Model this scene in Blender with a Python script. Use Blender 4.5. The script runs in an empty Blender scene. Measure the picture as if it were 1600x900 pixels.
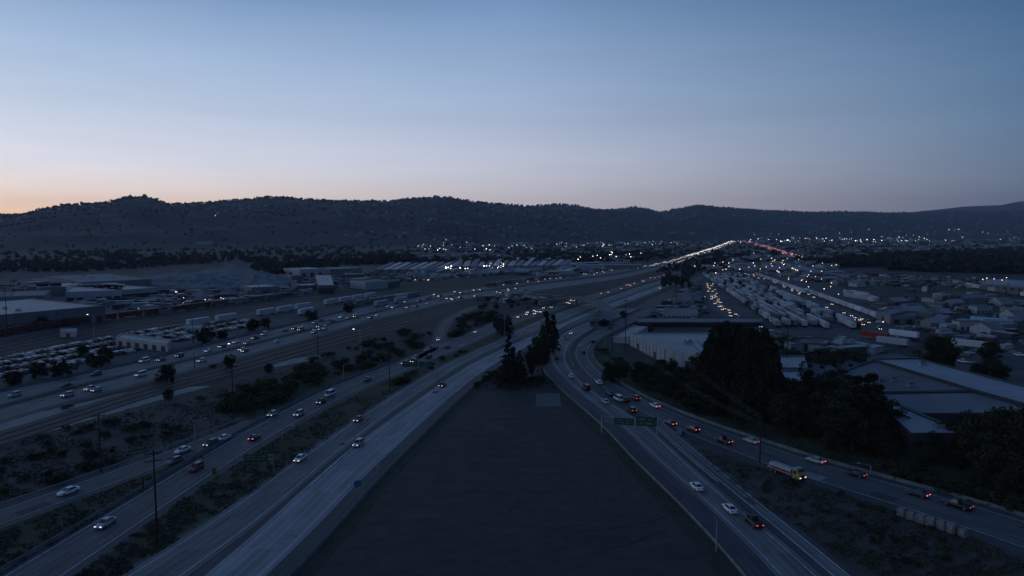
import bpy, bmesh, math, random
import numpy as np
from mathutils import Vector, Matrix
rng = random.Random(7)
NR = np.random.default_rng(11)
C = bpy.context.scene.collection
SC = bpy.context.scene

# ------------------------------------------------------------------ camera
F = 1067.0
PITCH = math.atan(88 / F)
CAM_H = 58.0
cam_d = bpy.data.cameras.new('camera')
cam = bpy.data.objects.new('camera', cam_d)
C.objects.link(cam)
cam_d.sensor_width = 36.0
cam_d.lens = 36.0 * F / 1600.0
cam_d.clip_start = 0.5
cam_d.clip_end = 90000
cam.location = (0, 0, CAM_H)
cam.rotation_euler = (math.pi / 2 - PITCH, 0, 0)
SC.camera = cam
CP, SP = math.cos(PITCH), math.sin(PITCH)


def P(x, y, z=0.0):
    """ground point seen at photo pixel (x, y), at height z"""
    u = (x - 800) / F
    v = (450 - y) / F
    dx, dy, dz = u, CP + v * SP, -SP + v * CP
    t = (z - CAM_H) / dz
    return Vector((dx * t, dy * t, z))


# ------------------------------------------------------------------ tagging
def tag(o, label=None, cat=None, group=None, kind=None):
    if label: o['label'] = label
    if cat: o['category'] = cat
    if group: o['group'] = group
    if kind: o['kind'] = kind
    return o


def empty(name, loc, rz=0.0, scale=1.0):
    o = bpy.data.objects.new(name, None)
    C.objects.link(o)
    o.location = loc
    o.rotation_euler = (0, 0, rz)
    o.scale = (scale,) * 3
    o.empty_display_size = 0.5
    return o


def ob(name, me, parent=None, loc=None, rz=None):
    o = bpy.data.objects.new(name, me)
    C.objects.link(o)
    if parent is not None: o.parent = parent
    if loc is not None: o.location = loc
    if rz is not None: o.rotation_euler = (0, 0, rz)
    return o


def copy_tree(o, parent=None):
    c = o.copy()
    C.objects.link(c)
    if parent is not None:
        c.parent = parent
        c.matrix_parent_inverse = o.matrix_parent_inverse.copy()
    for ch in KIDS.get(o.name, []):
        copy_tree_child(ch, c)
    return c


KIDS = {}


def copy_tree_child(o, parent):
    c = o.copy()
    C.objects.link(c)
    c.parent = parent
    for ch in KIDS.get(o.name, []):
        copy_tree_child(ch, c)
    return c


def kid(o, parent):
    o.parent = parent
    KIDS.setdefault(parent.name, []).append(o)
    return o


# ------------------------------------------------------------------ materials
MATS = {}


def nd(nt, t, **kw):
    n = nt.nodes.new(t)
    for k, v in kw.items():
        setattr(n, k, v)
    return n


def mat(name, col, rough=0.8, var=0.25, scale=1.5, metal=0.0, objcol=False, emit=0.0, spec=0.3, detail=4.0, col2=None, stretch=None, bump=0.0):
    if name in MATS: return MATS[name]
    m = bpy.data.materials.new(name)
    m.use_nodes = True
    nt = m.node_tree
    b = nt.nodes['Principled BSDF']
    b.inputs['Roughness'].default_value = rough
    b.inputs['Metallic'].default_value = metal
    b.inputs['Specular IOR Level'].default_value = spec
    if emit:
        b.inputs['Base Color'].default_value = (*col, 1)
        b.inputs['Emission Color'].default_value = (*col, 1)
        b.inputs['Emission Strength'].default_value = emit
        m.cycles.emission_sampling = 'NONE'
        MATS[name] = m
        return m
    tc = nd(nt, 'ShaderNodeTexCoord')
    no = nd(nt, 'ShaderNodeTexNoise')
    no.inputs['Scale'].default_value = scale
    no.inputs['Detail'].default_value = detail
    no.inputs['Roughness'].default_value = 0.65
    if stretch:
        mp = nd(nt, 'ShaderNodeMapping')
        mp.inputs['Scale'].default_value = stretch
        nt.links.new(tc.outputs['Object'], mp.inputs['Vector'])
        nt.links.new(mp.outputs['Vector'], no.inputs['Vector'])
    else:
        nt.links.new(tc.outputs['Object'], no.inputs['Vector'])
    mr = nd(nt, 'ShaderNodeMapRange')
    mr.inputs['From Min'].default_value = 0.3
    mr.inputs['From Max'].default_value = 0.7
    nt.links.new(no.outputs['Fac'], mr.inputs['Value'])
    if objcol:
        oi = nd(nt, 'ShaderNodeObjectInfo')
        mx = nd(nt, 'ShaderNodeMix', data_type='RGBA', blend_type='MULTIPLY')
        mx.inputs[0].default_value = 1.0
        nt.links.new(oi.outputs['Color'], mx.inputs[6])
        mr.inputs['To Min'].default_value = 1 - var
        mr.inputs['To Max'].default_value = 1 + var
        nt.links.new(mr.outputs['Result'], mx.inputs[7])
        nt.links.new(mx.outputs[2], b.inputs['Base Color'])
    else:
        mx = nd(nt, 'ShaderNodeMix', data_type='RGBA')
        c2 = col2 if col2 else tuple(min(1, c * (1 + var)) for c in col)
        c1 = col if col2 else tuple(c * (1 - var) for c in col)
        mx.inputs[6].default_value = (*c1, 1)
        mx.inputs[7].default_value = (*c2, 1)
        nt.links.new(mr.outputs['Result'], mx.inputs[0])
        nt.links.new(mx.outputs[2], b.inputs['Base Color'])
    if bump:
        bp = nd(nt, 'ShaderNodeBump')
        bp.inputs['Strength'].default_value = 0.6
        bp.inputs['Distance'].default_value = bump
        nt.links.new(no.outputs['Fac'], bp.inputs['Height'])
        nt.links.new(bp.outputs['Normal'], b.inputs['Normal'])
    MATS[name] = m
    return m


def road_mat(name, col, lanes_m=3.6, streak=0.35, patch=0.25):
    """road surface: u = metres across, v = metres along (UV)"""
    if name in MATS: return MATS[name]
    m = bpy.data.materials.new(name)
    m.use_nodes = True
    nt = m.node_tree
    L = nt.links.new
    b = nt.nodes['Principled BSDF']
    b.inputs['Roughness'].default_value = 0.75
    b.inputs['Specular IOR Level'].default_value = 0.3
    uv = nd(nt, 'ShaderNodeUVMap')
    uv.uv_map = 'UVMap'
    mp1 = nd(nt, 'ShaderNodeMapping')
    mp1.inputs['Scale'].default_value = (1.3, 0.012, 1)
    L(uv.outputs['UV'], mp1.inputs['Vector'])
    n1 = nd(nt, 'ShaderNodeTexNoise')
    n1.inputs['Scale'].default_value = 1.0
    n1.inputs['Detail'].default_value = 5
    n1.inputs['Roughness'].default_value = 0.7
    L(mp1.outputs['Vector'], n1.inputs['Vector'])
    n2 = nd(nt, 'ShaderNodeTexNoise')
    n2.inputs['Scale'].default_value = 0.12
    n2.inputs['Detail'].default_value = 6
    n2.inputs['Roughness'].default_value = 0.7
    L(uv.outputs['UV'], n2.inputs['Vector'])
    sx = nd(nt, 'ShaderNodeSeparateXYZ')
    L(uv.outputs['UV'], sx.inputs['Vector'])
    # wheel tracks: two dark bands per lane
    mu = nd(nt, 'ShaderNodeMath', operation='MULTIPLY')
    mu.inputs[1].default_value = 2 * math.pi / (lanes_m / 2)
    L(sx.outputs['X'], mu.inputs[0])
    co = nd(nt, 'ShaderNodeMath', operation='COSINE')
    L(mu.outputs[0], co.inputs[0])
    # slab patches: random tone per slab
    br = nd(nt, 'ShaderNodeTexBrick')
    br.inputs['Color1'].default_value = (0.55, 0.55, 0.55, 1)
    br.inputs['Color2'].default_value = (1.2, 1.2, 1.2, 1)
    br.inputs['Mortar'].default_value = (0.45, 0.45, 0.45, 1)
    br.inputs['Scale'].default_value = 1.0
    br.inputs['Mortar Size'].default_value = 0.05
    br.inputs['Brick Width'].default_value = lanes_m
    br.inputs['Row Height'].default_value = 14.0
    br.offset = 0.0
    L(uv.outputs['UV'], br.inputs['Vector'])

    def madd(src, k, add):
        q = nd(nt, 'ShaderNodeMath', operation='MULTIPLY_ADD')
        L(src, q.inputs[0])
        q.inputs[1].default_value = k
        q.inputs[2].default_value = add
        return q.outputs[0]

    def mul(a, c):
        q = nd(nt, 'ShaderNodeMath', operation='MULTIPLY')
        L(a, q.inputs[0])
        L(c, q.inputs[1])
        return q.outputs[0]
    f = mul(madd(n1.outputs['Fac'], streak * 3.4, 1 - streak * 1.7), madd(n2.outputs['Fac'], patch * 2.6, 1 - patch * 1.3))
    f = mul(f, madd(co.outputs[0], 0.13, 1.0))
    bw = nd(nt, 'ShaderNodeRGBToBW')
    L(br.outputs['Color'], bw.inputs['Color'])
    f = mul(f, madd(bw.outputs[0], 0.55, 0.45))
    mx = nd(nt, 'ShaderNodeMix', data_type='RGBA', blend_type='MULTIPLY')
    mx.inputs[0].default_value = 1.0
    mx.inputs[6].default_value = (*col, 1)
    L(f, mx.inputs[7])
    L(mx.outputs[2], b.inputs['Base Color'])
    MATS[name] = m
    return m


# ------------------------------------------------------------------ mesh builder
class MB:
    def __init__(s):
        s.v = []; s.f = []; s.m = []; s.mats = []

    def mi(s, m):
        if m not in s.mats: s.mats.append(m)
        return s.mats.index(m)

    def face(s, pts, m):
        i = len(s.v)
        s.v += [tuple(p) for p in pts]
        s.f.append(tuple(range(i, i + len(pts))))
        s.m.append(s.mi(m))

    def grid_faces(s, vs, fs, m):
        i = len(s.v)
        s.v += [tuple(p) for p in vs]
        k = s.mi(m)
        for f in fs:
            s.f.append(tuple(i + q for q in f))
            s.m.append(k)

    def box(s, x0, x1, y0, y1, z0, z1, m, M=None):
        vs = [(x, y, z) for z in (z0, z1) for (x, y) in ((x0, y0), (x1, y0), (x1, y1), (x0, y1))]
        if M is not None: vs = [M @ Vector(v) for v in vs]
        s.grid_faces(vs, [(3, 2, 1, 0), (4, 5, 6, 7), (0, 1, 5, 4), (1, 2, 6, 5), (2, 3, 7, 6), (3, 0, 4, 7)], m)

    def loft(s, rings, m, caps=True):
        n = len(rings[0])
        vs = [p for r in rings for p in r]
        fs = []
        for i in range(len(rings) - 1):
            for j in range(n):
                k = (j + 1) % n
                fs.append((i * n + j, i * n + k, (i + 1) * n + k, (i + 1) * n + j))
        if caps:
            fs.append(tuple(reversed(range(n))))
            fs.append(tuple(range((len(rings) - 1) * n, len(rings) * n)))
        s.grid_faces(vs, fs, m)

    def tube(s, a, b, r0, r1, m, n=6):
        a, b = Vector(a), Vector(b)
        d = (b - a).normalized()
        u = d.orthogonal().normalized()
        w = d.cross(u)
        ring = lambda c, r: [c + (u * math.cos(2 * math.pi * i / n) + w * math.sin(2 * math.pi * i / n)) * r for i in range(n)]
        s.loft([ring(a, r0), ring(b, r1)], m)

    def prism(s, poly, z0, z1, m, mtop=None):
        """vertical prism from a ground polygon"""
        poly = [Vector((p[0], p[1], 0)) for p in poly]
        area = sum(poly[i].x * poly[(i + 1) % len(poly)].y - poly[(i + 1) % len(poly)].x * poly[i].y for i in range(len(poly)))
        if area < 0: poly.reverse()
        n = len(poly)
        for i in range(n):
            a, b = poly[i], poly[(i + 1) % n]
            s.face([(a.x, a.y, z0), (b.x, b.y, z0), (b.x, b.y, z1), (a.x, a.y, z1)], m)
        s.face([(p.x, p.y, z1) for p in poly], mtop or m)

    def mesh(s, name, smooth=False):
        me = bpy.data.meshes.new(name)
        me.from_pydata(s.v, [], s.f)
        for m in s.mats: me.materials.append(m)
        me.polygons.foreach_set('material_index', s.m)
        if smooth: me.polygons.foreach_set('use_smooth', [True] * len(s.f))
        me.update()
        return me


# ------------------------------------------------------------------ roads
def crom(pts, n=10):
    pts = [Vector((float(a), float(b), 0)) for a, b in pts]
    q = [pts[0] * 2 - pts[1]] + pts + [pts[-1] * 2 - pts[-2]]
    out = []
    for i in range(1, len(q) - 2):
        p0, p1, p2, p3 = q[i - 1], q[i], q[i + 1], q[i + 2]
        # centripetal-ish: tangents scaled by chord length
        d1 = (p2 - p1).length
        t1 = ((p2 - p1) / d1 + (p1 - p0) / max((p1 - p0).length, 1e-6)) * 0.5 * d1
        t2 = ((p3 - p2) / max((p3 - p2).length, 1e-6) + (p2 - p1) / d1) * 0.5 * d1
        for k in range(n):
            t = k / n
            h = (2 * t**3 - 3 * t**2 + 1, t**3 - 2 * t**2 + t, -2 * t**3 + 3 * t**2, t**3 - t**2)
            out.append(p1 * h[0] + t1 * h[1] + p2 * h[2] + t2 * h[3])
    out.append(pts[-1])
    return [(p.x, p.y) for p in out]


def world_line(px, z=0.0, n=10):
    return [P(x, y, z) for x, y in crom(px, n)]


def resample(line, step):
    d = [0.0]
    for a, b in zip(line, line[1:]): d.append(d[-1] + (b - a).length)
    N = max(2, int(d[-1] / step) + 1)
    out = []
    j = 0
    for i in range(N):
        s = d[-1] * i / (N - 1)
        while j < len(d) - 2 and d[j + 1] < s: j += 1
        t = (s - d[j]) / max(d[j + 1] - d[j], 1e-9)
        out.append(line[j].lerp(line[j + 1], t))
    return out


def smooth_line(l, k):
    for _ in range(k):
        l = [l[0]] + [(l[i - 1] + l[i] * 2 + l[i + 1]) / 4 for i in range(1, len(l) - 1)] + [l[-1]]
    return l


class Road:
    """two edge polylines in photo pixels, projected on the ground plane"""

    def __init__(s, left, right, z=0.0, step=6.0, ext=0):
        s.z = z
        L = smooth_line(resample(world_line(left, z), step), 3)
        R = smooth_line(resample(world_line(right, z), step), 3)
        LA = np.array([(p.x, p.y) for p in L])
        A = np.array([(p.x, p.y) for p in R])
        # centre line from the left edge, then matched points on both edges
        prs = []
        for p in L:
            i = int(((A - (p.x, p.y))**2).sum(1).argmin())
            if 0 < i < len(R) - 1: prs.append((p, R[i]))
        mid = smooth_line([(a + b) / 2 for a, b in prs], 6)
        s.w = [(a - b).length for a, b in prs]
        # perpendicular widths smoothed along the road
        w = np.array(s.w)
        k = 7
        wp = np.pad(w, k, mode='edge')
        w = np.convolve(wp, np.ones(2 * k + 1) / (2 * k + 1), mode='valid')
        if ext:      # carry the road on past the edge of the picture
            d0 = (mid[4] - mid[0]).normalized()
            k_ = int(ext / step)
            mid = [mid[0] - d0 * step * (k_ - q) for q in range(k_)] + mid
            w = np.concatenate([np.full(k_, w[0]), w])
        s.ext = int(ext / step)
        s.mid = mid
        s.w = w
        s.s = [0.0]
        for a, b in zip(mid, mid[1:]): s.s.append(s.s[-1] + (b - a).length)
        s.dir = []
        for i in range(len(mid)):
            a = mid[max(0, i - 2)]
            b = mid[min(len(mid) - 1, i + 2)]
            s.dir.append((b - a).normalized())

    def pt(s, i, off, z=None):
        d = s.dir[i]
        n = Vector((d.y, -d.x, 0))
        p = s.mid[i] + n * off
        return Vector((p.x, p.y, s.z if z is None else z))

    def strip(s, name, m, a=0.0, b=0.0, z=None, i0=0, i1=None, fa=None, fb=None):
        """surface from left edge + a metres to right edge + b metres; or fractions fa, fb"""
        z = s.z if z is None else z
        i1 = len(s.mid) if i1 is None else i1
        vs, fs, uv = [], [], []
        for i in range(i0, i1):
            h = s.w[i] / 2
            l = -h + a if fa is None else -h + fa * 2 * h
            r = h + b if fb is None else -h + fb * 2 * h
            vs += [s.pt(i, l, z), s.pt(i, r, z)]
            uv += [(0, s.s[i]), (r - l, s.s[i])]
        for k in range(len(vs) // 2 - 1):
            fs.append((2 * k, 2 * k + 1, 2 * k + 3, 2 * k + 2))
        me = bpy.data.meshes.new(name)
        me.from_pydata([tuple(v) for v in vs], [], fs)
        me.materials.append(m)
        ul = me.uv_layers.new(name='UVMap')
        for lp in me.loops: ul.data[lp.index].uv = uv[lp.vertex_index]
        me.update()
        if me.polygons and me.polygons[0].normal.z < 0: me.flip_normals()
        return tag(ob(name, me), kind='structure')

    def line(s, mb, f, m, wid=0.15, z=0.08, dash=None, i0=0, i1=None, off=0.0):
        i1 = len(s.mid) if i1 is None else i1
        if dash is None:
            for i in range(i0, i1 - 1):
                c0 = -s.w[i] / 2 + f * s.w[i] + off
                c1 = -s.w[i + 1] / 2 + f * s.w[i + 1] + off
                mb.face([s.pt(i, c0 - wid, z), s.pt(i, c0 + wid, z), s.pt(i + 1, c1 + wid, z), s.pt(i + 1, c1 - wid, z)], m)
        else:
            L, gap = dash
            t = 0.0
            i = i0
            while True:
                while i < i1 - 2 and s.s[i + 1] - s.s[i0] < t: i += 1
                if i >= i1 - 2 or t > s.s[i1 - 1] - s.s[i0] - 2 * L: break
                d = s.dir[i]
                k = t - (s.s[i] - s.s[i0])
                c = -s.w[i] / 2 + f * s.w[i] + off
                p = s.pt(i, c, z) + d * k
                q = p + d * L
                n = Vector((d.y, -d.x, 0)) * wid
                mb.face([p - n, p + n, q + n, q - n], m)
                t += L + gap

    def near(s, p):
        A = np.array([(q.x, q.y) for q in s.mid])
        i = int(((A - (p.x, p.y))**2).sum(1).argmin())
        d = s.dir[i]
        n = Vector((d.y, -d.x, 0))
        return i, (p - s.mid[i]).dot(n), math.atan2(d.y, d.x)

    def rail(s, name, m, f, label, cat, prof, i0=0, i1=None, off=0.0, group=None, posts=None):
        """extrude a profile [(across, z)] along the road at fraction f"""
        i1 = len(s.mid) if i1 is None else i1
        mb = MB()
        rings = []
        for i in range(i0, i1):
            c = -s.w[i] / 2 + f * s.w[i] + off
            rings.append([s.pt(i, c + a, s.z + z) for a, z in prof])
        mb.loft(rings, m)
        if posts:
            for i in range(i0, i1):
                c = -s.w[i] / 2 + f * s.w[i] + off
                p = s.pt(i, c, 0)
                mb.tube(p, p + Vector((0, 0, posts)), 0.08, 0.08, m, 4)
        o = ob(name, mb.mesh(name))
        return tag(o, label, cat, group)


def poly_patch(name, px, z, m, world=None, kind='structure', wiggle=0.0):
    pts = world if world else [P(x, y, 0) for x, y in px]
    if wiggle:
        out = []
        for a, b in zip(pts, pts[1:] + pts[:1]):
            n = max(1, int((b - a).length / (wiggle * 4)))
            for k in range(n):
                q = a.lerp(b, k / n)
                out.append(q + Vector((rng.uniform(-1, 1), rng.uniform(-1, 1), 0)) * wiggle)
        pts = out
    bm = bmesh.new()
    vs = [bm.verts.new((p.x, p.y, z)) for p in pts]
    f = bm.faces.new(vs)
    f.normal_update()
    if f.normal.z < 0: f.normal_flip()
    bmesh.ops.triangulate(bm, faces=[f])
    me = bpy.data.meshes.new(name)
    bm.to_mesh(me)
    bm.free()
    me.materials.append(m)
    return tag(ob(name, me), kind=kind)
# ------------------------------------------------------------------ sky and light
def srgb(c):
    return tuple(((v / 255) / 12.92 if v / 255 <= 0.04045 else ((v / 255 + 0.055) / 1.055)**2.4) for v in c)


SUN_AZ = -68.0   # degrees from +Y, negative = left: the glow of the sunset
w = bpy.data.worlds.new('World')
SC.world = w
w.use_nodes = True
nt = w.node_tree
nt.nodes.clear()
L_ = nt.links.new
out = nd(nt, 'ShaderNodeOutputWorld')
bg = nd(nt, 'ShaderNodeBackground')
L_(bg.outputs[0], out.inputs[0])
sky = nd(nt, 'ShaderNodeTexSky', sky_type='NISHITA')
sky.sun_disc = False
sky.sun_elevation = math.radians(-1.5)
sky.sun_rotation = math.radians(SUN_AZ)
sky.altitude = 60
sky.air_density = 1.2
sky.dust_density = 1.5
sky.ozone_density = 3.0
tc = nd(nt, 'ShaderNodeTexCoord')
sep = nd(nt, 'ShaderNodeSeparateXYZ')
L_(tc.outputs['Generated'], sep.inputs[0])


def m_(op, a, b=None, c=None):
    n = nd(nt, 'ShaderNodeMath', operation=op)
    for i, v in enumerate((a, b, c)):
        if v is None: continue
        if isinstance(v, (int, float)): n.inputs[i].default_value = v
        else: L_(v, n.inputs[i])
    return n.outputs[0]


elev = m_('DIVIDE', m_('ARCSINE', sep.outputs['Z']), math.pi / 2)        # -1..1
sa, ca = math.sin(math.radians(SUN_AZ)), math.cos(math.radians(SUN_AZ))
hor = m_('SQRT', m_('ADD', m_('MULTIPLY', sep.outputs['X'], sep.outputs['X']), m_('MULTIPLY', sep.outputs['Y'], sep.outputs['Y'])))
az = m_('DIVIDE', m_('ADD', m_('MULTIPLY', sep.outputs['X'], sa), m_('MULTIPLY', sep.outputs['Y'], ca)), m_('MAXIMUM', hor, 1e-4))


def ramp(keys):
    r = nd(nt, 'ShaderNodeValToRGB')
    r.color_ramp.interpolation = 'CARDINAL' if False else 'LINEAR'
    e = r.color_ramp.elements
    while len(e) < len(keys): e.new(0.5)
    for el, (d, c) in zip(e, keys):
        el.position = min(1.0, max(0.0, d / 90))
        el.color = (*srgb(c), 1)
    L_(elev, r.inputs[0])
    return r.outputs[0]


RS = ramp([(0, (240, 180, 130)), (2, (235, 205, 185)), (5, (216, 220, 232)), (12, (180, 200, 230)), (18, (150, 178, 216)), (45, (72, 108, 160)), (90, (46, 78, 126))])
RL = ramp([(0, (250, 196, 150)), (1.6, (255, 214, 180)), (3.0, (240, 222, 212)), (4.9, (222, 221, 230)), (8.6, (203, 216, 236)), (13, (172, 196, 227)), (18, (118, 150, 192)), (28, (92, 126, 172)), (50, (66, 100, 150)), (90, (46, 78, 126))])
RM = ramp([(0, (178, 164, 168)), (2.2, (186, 177, 182)), (3.3, (185, 182, 189)), (6, (187, 193, 211)), (11, (164, 186, 217)), (18, (119, 151, 191)), (28, (88, 121, 167)), (50, (60, 93, 142)), (90, (46, 78, 126))])
RR = ramp([(0, (80, 90, 108)), (2.2, (90, 100, 118)), (3.5, (97, 111, 131)), (8, (92, 122, 153)), (11, (86, 119, 154)), (18, (50, 91, 134)), (28, (46, 80, 124)), (50, (46, 78, 124)), (90, (46, 78, 126))])
RB = ramp([(0, (52, 66, 92)), (6, (62, 80, 112)), (14, (56, 82, 122)), (45, (46, 76, 122)), (90, (46, 78, 126))])


def smix(a, b, lo, hi):
    r = nd(nt, 'ShaderNodeMapRange', interpolation_type='LINEAR')
    r.inputs['From Min'].default_value = lo
    r.inputs['From Max'].default_value = hi
    L_(az, r.inputs['Value'])
    x = nd(nt, 'ShaderNodeMix', data_type='RGBA')
    L_(r.outputs[0], x.inputs[0])
    L_(a, x.inputs[6])
    L_(b, x.inputs[7])
    return x.outputs[2]


c = smix(RB, RR, -1.0, -0.26)
c = smix(c, RM, -0.26, 0.375)
c = smix(c, RL, 0.375, 0.857)
c = smix(c, RS, 0.857, 1.0)
# a breath of high thin cloud
cn = nd(nt, 'ShaderNodeTexNoise')
mp = nd(nt, 'ShaderNodeMapping')
mp.inputs['Scale'].default_value = (2.2, 2.2, 15)
mp.inputs['Rotation'].default_value = (0.06, 0.1, 0)
L_(tc.outputs['Generated'], mp.inputs['Vector'])
L_(mp.outputs[0], cn.inputs['Vector'])
cn.inputs['Scale'].default_value = 2.0
cn.inputs['Detail'].default_value = 7
cn.inputs['Roughness'].default_value = 0.6
cl0 = m_('MULTIPLY_ADD', cn.outputs['Fac'], 0.14, 0.93)
# the low sky is seen through kilometres of evening air, so it is brighter above it
gr_ = nd(nt, 'ShaderNodeMapRange')
gr_.inputs['From Min'].default_value = 0.0
gr_.inputs['From Max'].default_value = 9 / 90
gr_.inputs['To Min'].default_value = 1.5
gr_.inputs['To Max'].default_value = 1.0
L_(elev, gr_.inputs['Value'])
cl = m_('MULTIPLY', cl0, gr_.outputs[0])
cx = nd(nt, 'ShaderNodeMix', data_type='RGBA', blend_type='MULTIPLY')
cx.inputs[0].default_value = 1.0
L_(c, cx.inputs[6])
L_(cl, cx.inputs[7])
# physical twilight sky at low strength plus the measured gradient
sk = nd(nt, 'ShaderNodeMix', data_type='RGBA', blend_type='MULTIPLY')
sk.inputs[0].default_value = 1.0
L_(sky.outputs[0], sk.inputs[6])
sk.inputs[7].default_value = (0.03, 0.03, 0.03, 1)
ad = nd(nt, 'ShaderNodeMix', data_type='RGBA', blend_type='ADD')
ad.inputs[0].default_value = 1.0
L_(cx.outputs[2], ad.inputs[6])
L_(sk.outputs[2], ad.inputs[7])
L_(ad.outputs[2], bg.inputs['Color'])
bg.inputs['Strength'].default_value = 1.0

sl = bpy.data.lights.new('sun', 'SUN')
sl.energy = 0.008
sl.angle = math.radians(12)
sl.color = (1.0, 0.75, 0.55)
so = bpy.data.objects.new('sun', sl)
C.objects.link(so)
dirv = Vector((math.sin(math.radians(SUN_AZ)), math.cos(math.radians(SUN_AZ)), math.tan(math.radians(8))))
so.rotation_euler = dirv.to_track_quat('Z', 'Y').to_euler()
so.location = (-200, 100, 300)

SC.view_settings.view_transform = 'Standard'
SC.view_settings.look = 'None'
SC.view_settings.gamma = 1
SC.view_settings.exposure = 0
SC.view_settings.use_curve_mapping = False
SC.cycles.max_bounces = 5
SC.cycles.diffuse_bounces = 2
SC.cycles.glossy_bounces = 2
SC.cycles.transmission_bounces = 2
SC.cycles.volume_bounces = 0
SC.cycles.sample_clamp_indirect = 1.0
SC.cycles.use_denoising = True
try:
    SC.cycles.denoiser = 'OPENIMAGEDENOISE'
    SC.cycles.denoising_input_passes = 'RGB_ALBEDO_NORMAL'
except Exception:
    pass

# ------------------------------------------------------------------ ground
M_ground = mat('dry_ground', (0.024, 0.023, 0.02), rough=0.95, scale=0.02, detail=12, col2=(0.062, 0.056, 0.046))
M_asph = road_mat('asphalt', (0.062, 0.061, 0.062), streak=0.15, patch=0.2)
M_conc = road_mat('concrete_lanes', (0.255, 0.25, 0.245), streak=0.3, patch=0.22)
M_conc2 = road_mat('worn_concrete_lanes', (0.145, 0.142, 0.138), streak=0.36, patch=0.24)
M_conc3 = road_mat('old_grey_lanes', (0.098, 0.096, 0.093), streak=0.4, patch=0.25)
M_paint = mat('white_road_paint', (0.46, 0.46, 0.44), var=0.45, scale=0.8)
M_dash = mat('worn_dash_paint', (0.24, 0.24, 0.23), var=0.6, scale=0.5)
M_yel = mat('yellow_road_paint', (0.5, 0.38, 0.1), var=0.35, scale=0.8)
M_barr = mat('barrier_concrete', (0.15, 0.148, 0.143), var=0.3, scale=0.4)
M_steel = mat('galvanised_steel', (0.3, 0.31, 0.32), rough=0.5, metal=0.4, var=0.15)
M_lot = mat('old_tarmac', (0.032, 0.028, 0.025), rough=0.9, scale=0.3, detail=15, col2=(0.068, 0.060, 0.053), stretch=(.7, 1.2, 1))
M_lot2 = mat('lot_tarmac', (0.032, 0.032, 0.033), rough=0.9, scale=0.06, detail=12, col2=(0.10, 0.098, 0.095))
M_dirt = mat('dry_dirt', (0.034, 0.029, 0.024), rough=0.95, scale=0.07, detail=12, col2=(0.086, 0.074, 0.062), bump=0.15)
M_grass = mat('verge_grass', (0.022, 0.027, 0.013), rough=0.95, scale=0.09, detail=12, col2=(0.07, 0.066, 0.034), bump=0.15)
M_weed = mat('weedy_soil', (0.016, 0.016, 0.011), rough=0.95, scale=0.25, detail=12, col2=(0.05, 0.045, 0.033))
from mathutils import noise as mno
fbm_ = lambda t: mno.noise(Vector((t, 1.7, 0)))
M_path = mat('pale_gravel', (0.2, 0.19, 0.175), rough=0.95, scale=0.2, detail=8, col2=(0.31, 0.29, 0.27))
M_ball = mat('rail_ballast', (0.020, 0.015, 0.0145), rough=0.95, scale=0.3, detail=8, col2=(0.046, 0.036, 0.034))
M_rail = mat('rail_steel', (0.2, 0.18, 0.175), rough=0.4, metal=0.3, var=0.2)
M_field = mat('brown_field', (0.022, 0.02, 0.018), rough=0.95, scale=0.03, detail=10, col2=(0.055, 0.048, 0.04))
M_slab = mat('concrete_pad', (0.11, 0.108, 0.105), rough=0.9, var=0.2, scale=0.3)

gm = MB()
R = 13800
gm.face([(-R, -480, 0), (R, -480, 0), (R, 12700, 0), (-R, 12700, 0)], M_ground)
tag(ob('ground', gm.mesh('ground')), kind='structure')

# old repairs, sealed cracks and weedy seams in the empty lot
M_rep1 = mat('tarmac_repair_dark', (0.028, 0.025, 0.023), rough=0.9, scale=0.3, detail=12, col2=(0.056, 0.05, 0.045))
M_rep2 = mat('tarmac_repair_pale', (0.042, 0.038, 0.034), rough=0.9, scale=0.3, detail=12, col2=(0.08, 0.072, 0.065))
pb = MB()
for _ in range(46):
    x_, y_ = rng.uniform(-46, 46), rng.uniform(118, 238)
    a_, b_ = rng.uniform(2, 14), rng.uniform(1.5, 7)
    lim_l, lim_r = -54 + (y_ - 110) * .29, 60 - (y_ - 110) * .34
    if x_ - a_ / 2 < lim_l + 8 or x_ + a_ / 2 > lim_r - 10: continue
    t_ = rng.uniform(-.06, .06)
    q_ = [(-a_ / 2, -b_ / 2), (a_ / 2, -b_ / 2), (a_ / 2, b_ / 2), (-a_ / 2, b_ / 2)]
    z_ = .026 + .0004 * _
    pb.face([(x_ + u * math.cos(t_) - v * math.sin(t_) + rng.uniform(-.5, .5), y_ + u * math.sin(t_) + v * math.cos(t_) + rng.uniform(-.5, .5), z_) for u, v in q_], rng.choice((M_rep1, M_rep1, M_rep2)))
for _ in range(30):
    x_, y_ = rng.uniform(-30, 30), rng.uniform(118, 235)
    ang = rng.choice((0, 0, math.pi / 2)) + rng.uniform(-.25, .25)
    z_ = .048 + .0005 * _
    for k in range(rng.randint(6, 16)):
        d_ = Vector((math.cos(ang), math.sin(ang), 0))
        n_ = Vector((-d_.y, d_.x, 0)) * rng.uniform(.06, .16)
        p_ = Vector((x_, y_, z_))
        q_ = p_ + d_ * 2.2
        lim_l, lim_r = -54 + (q_.y - 110) * .29, 60 - (q_.y - 110) * .34
        if not (lim_l + 7 < q_.x < lim_r - 9): break
        pb.face([p_ - n_, q_ - n_, q_ + n_, p_ + n_], M_rep1)
        x_, y_ = q_.x, q_.y
        ang += rng.uniform(-.22, .22)
tag(ob('lot_repairs', pb.mesh('lot_repairs')), kind='structure')

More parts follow.
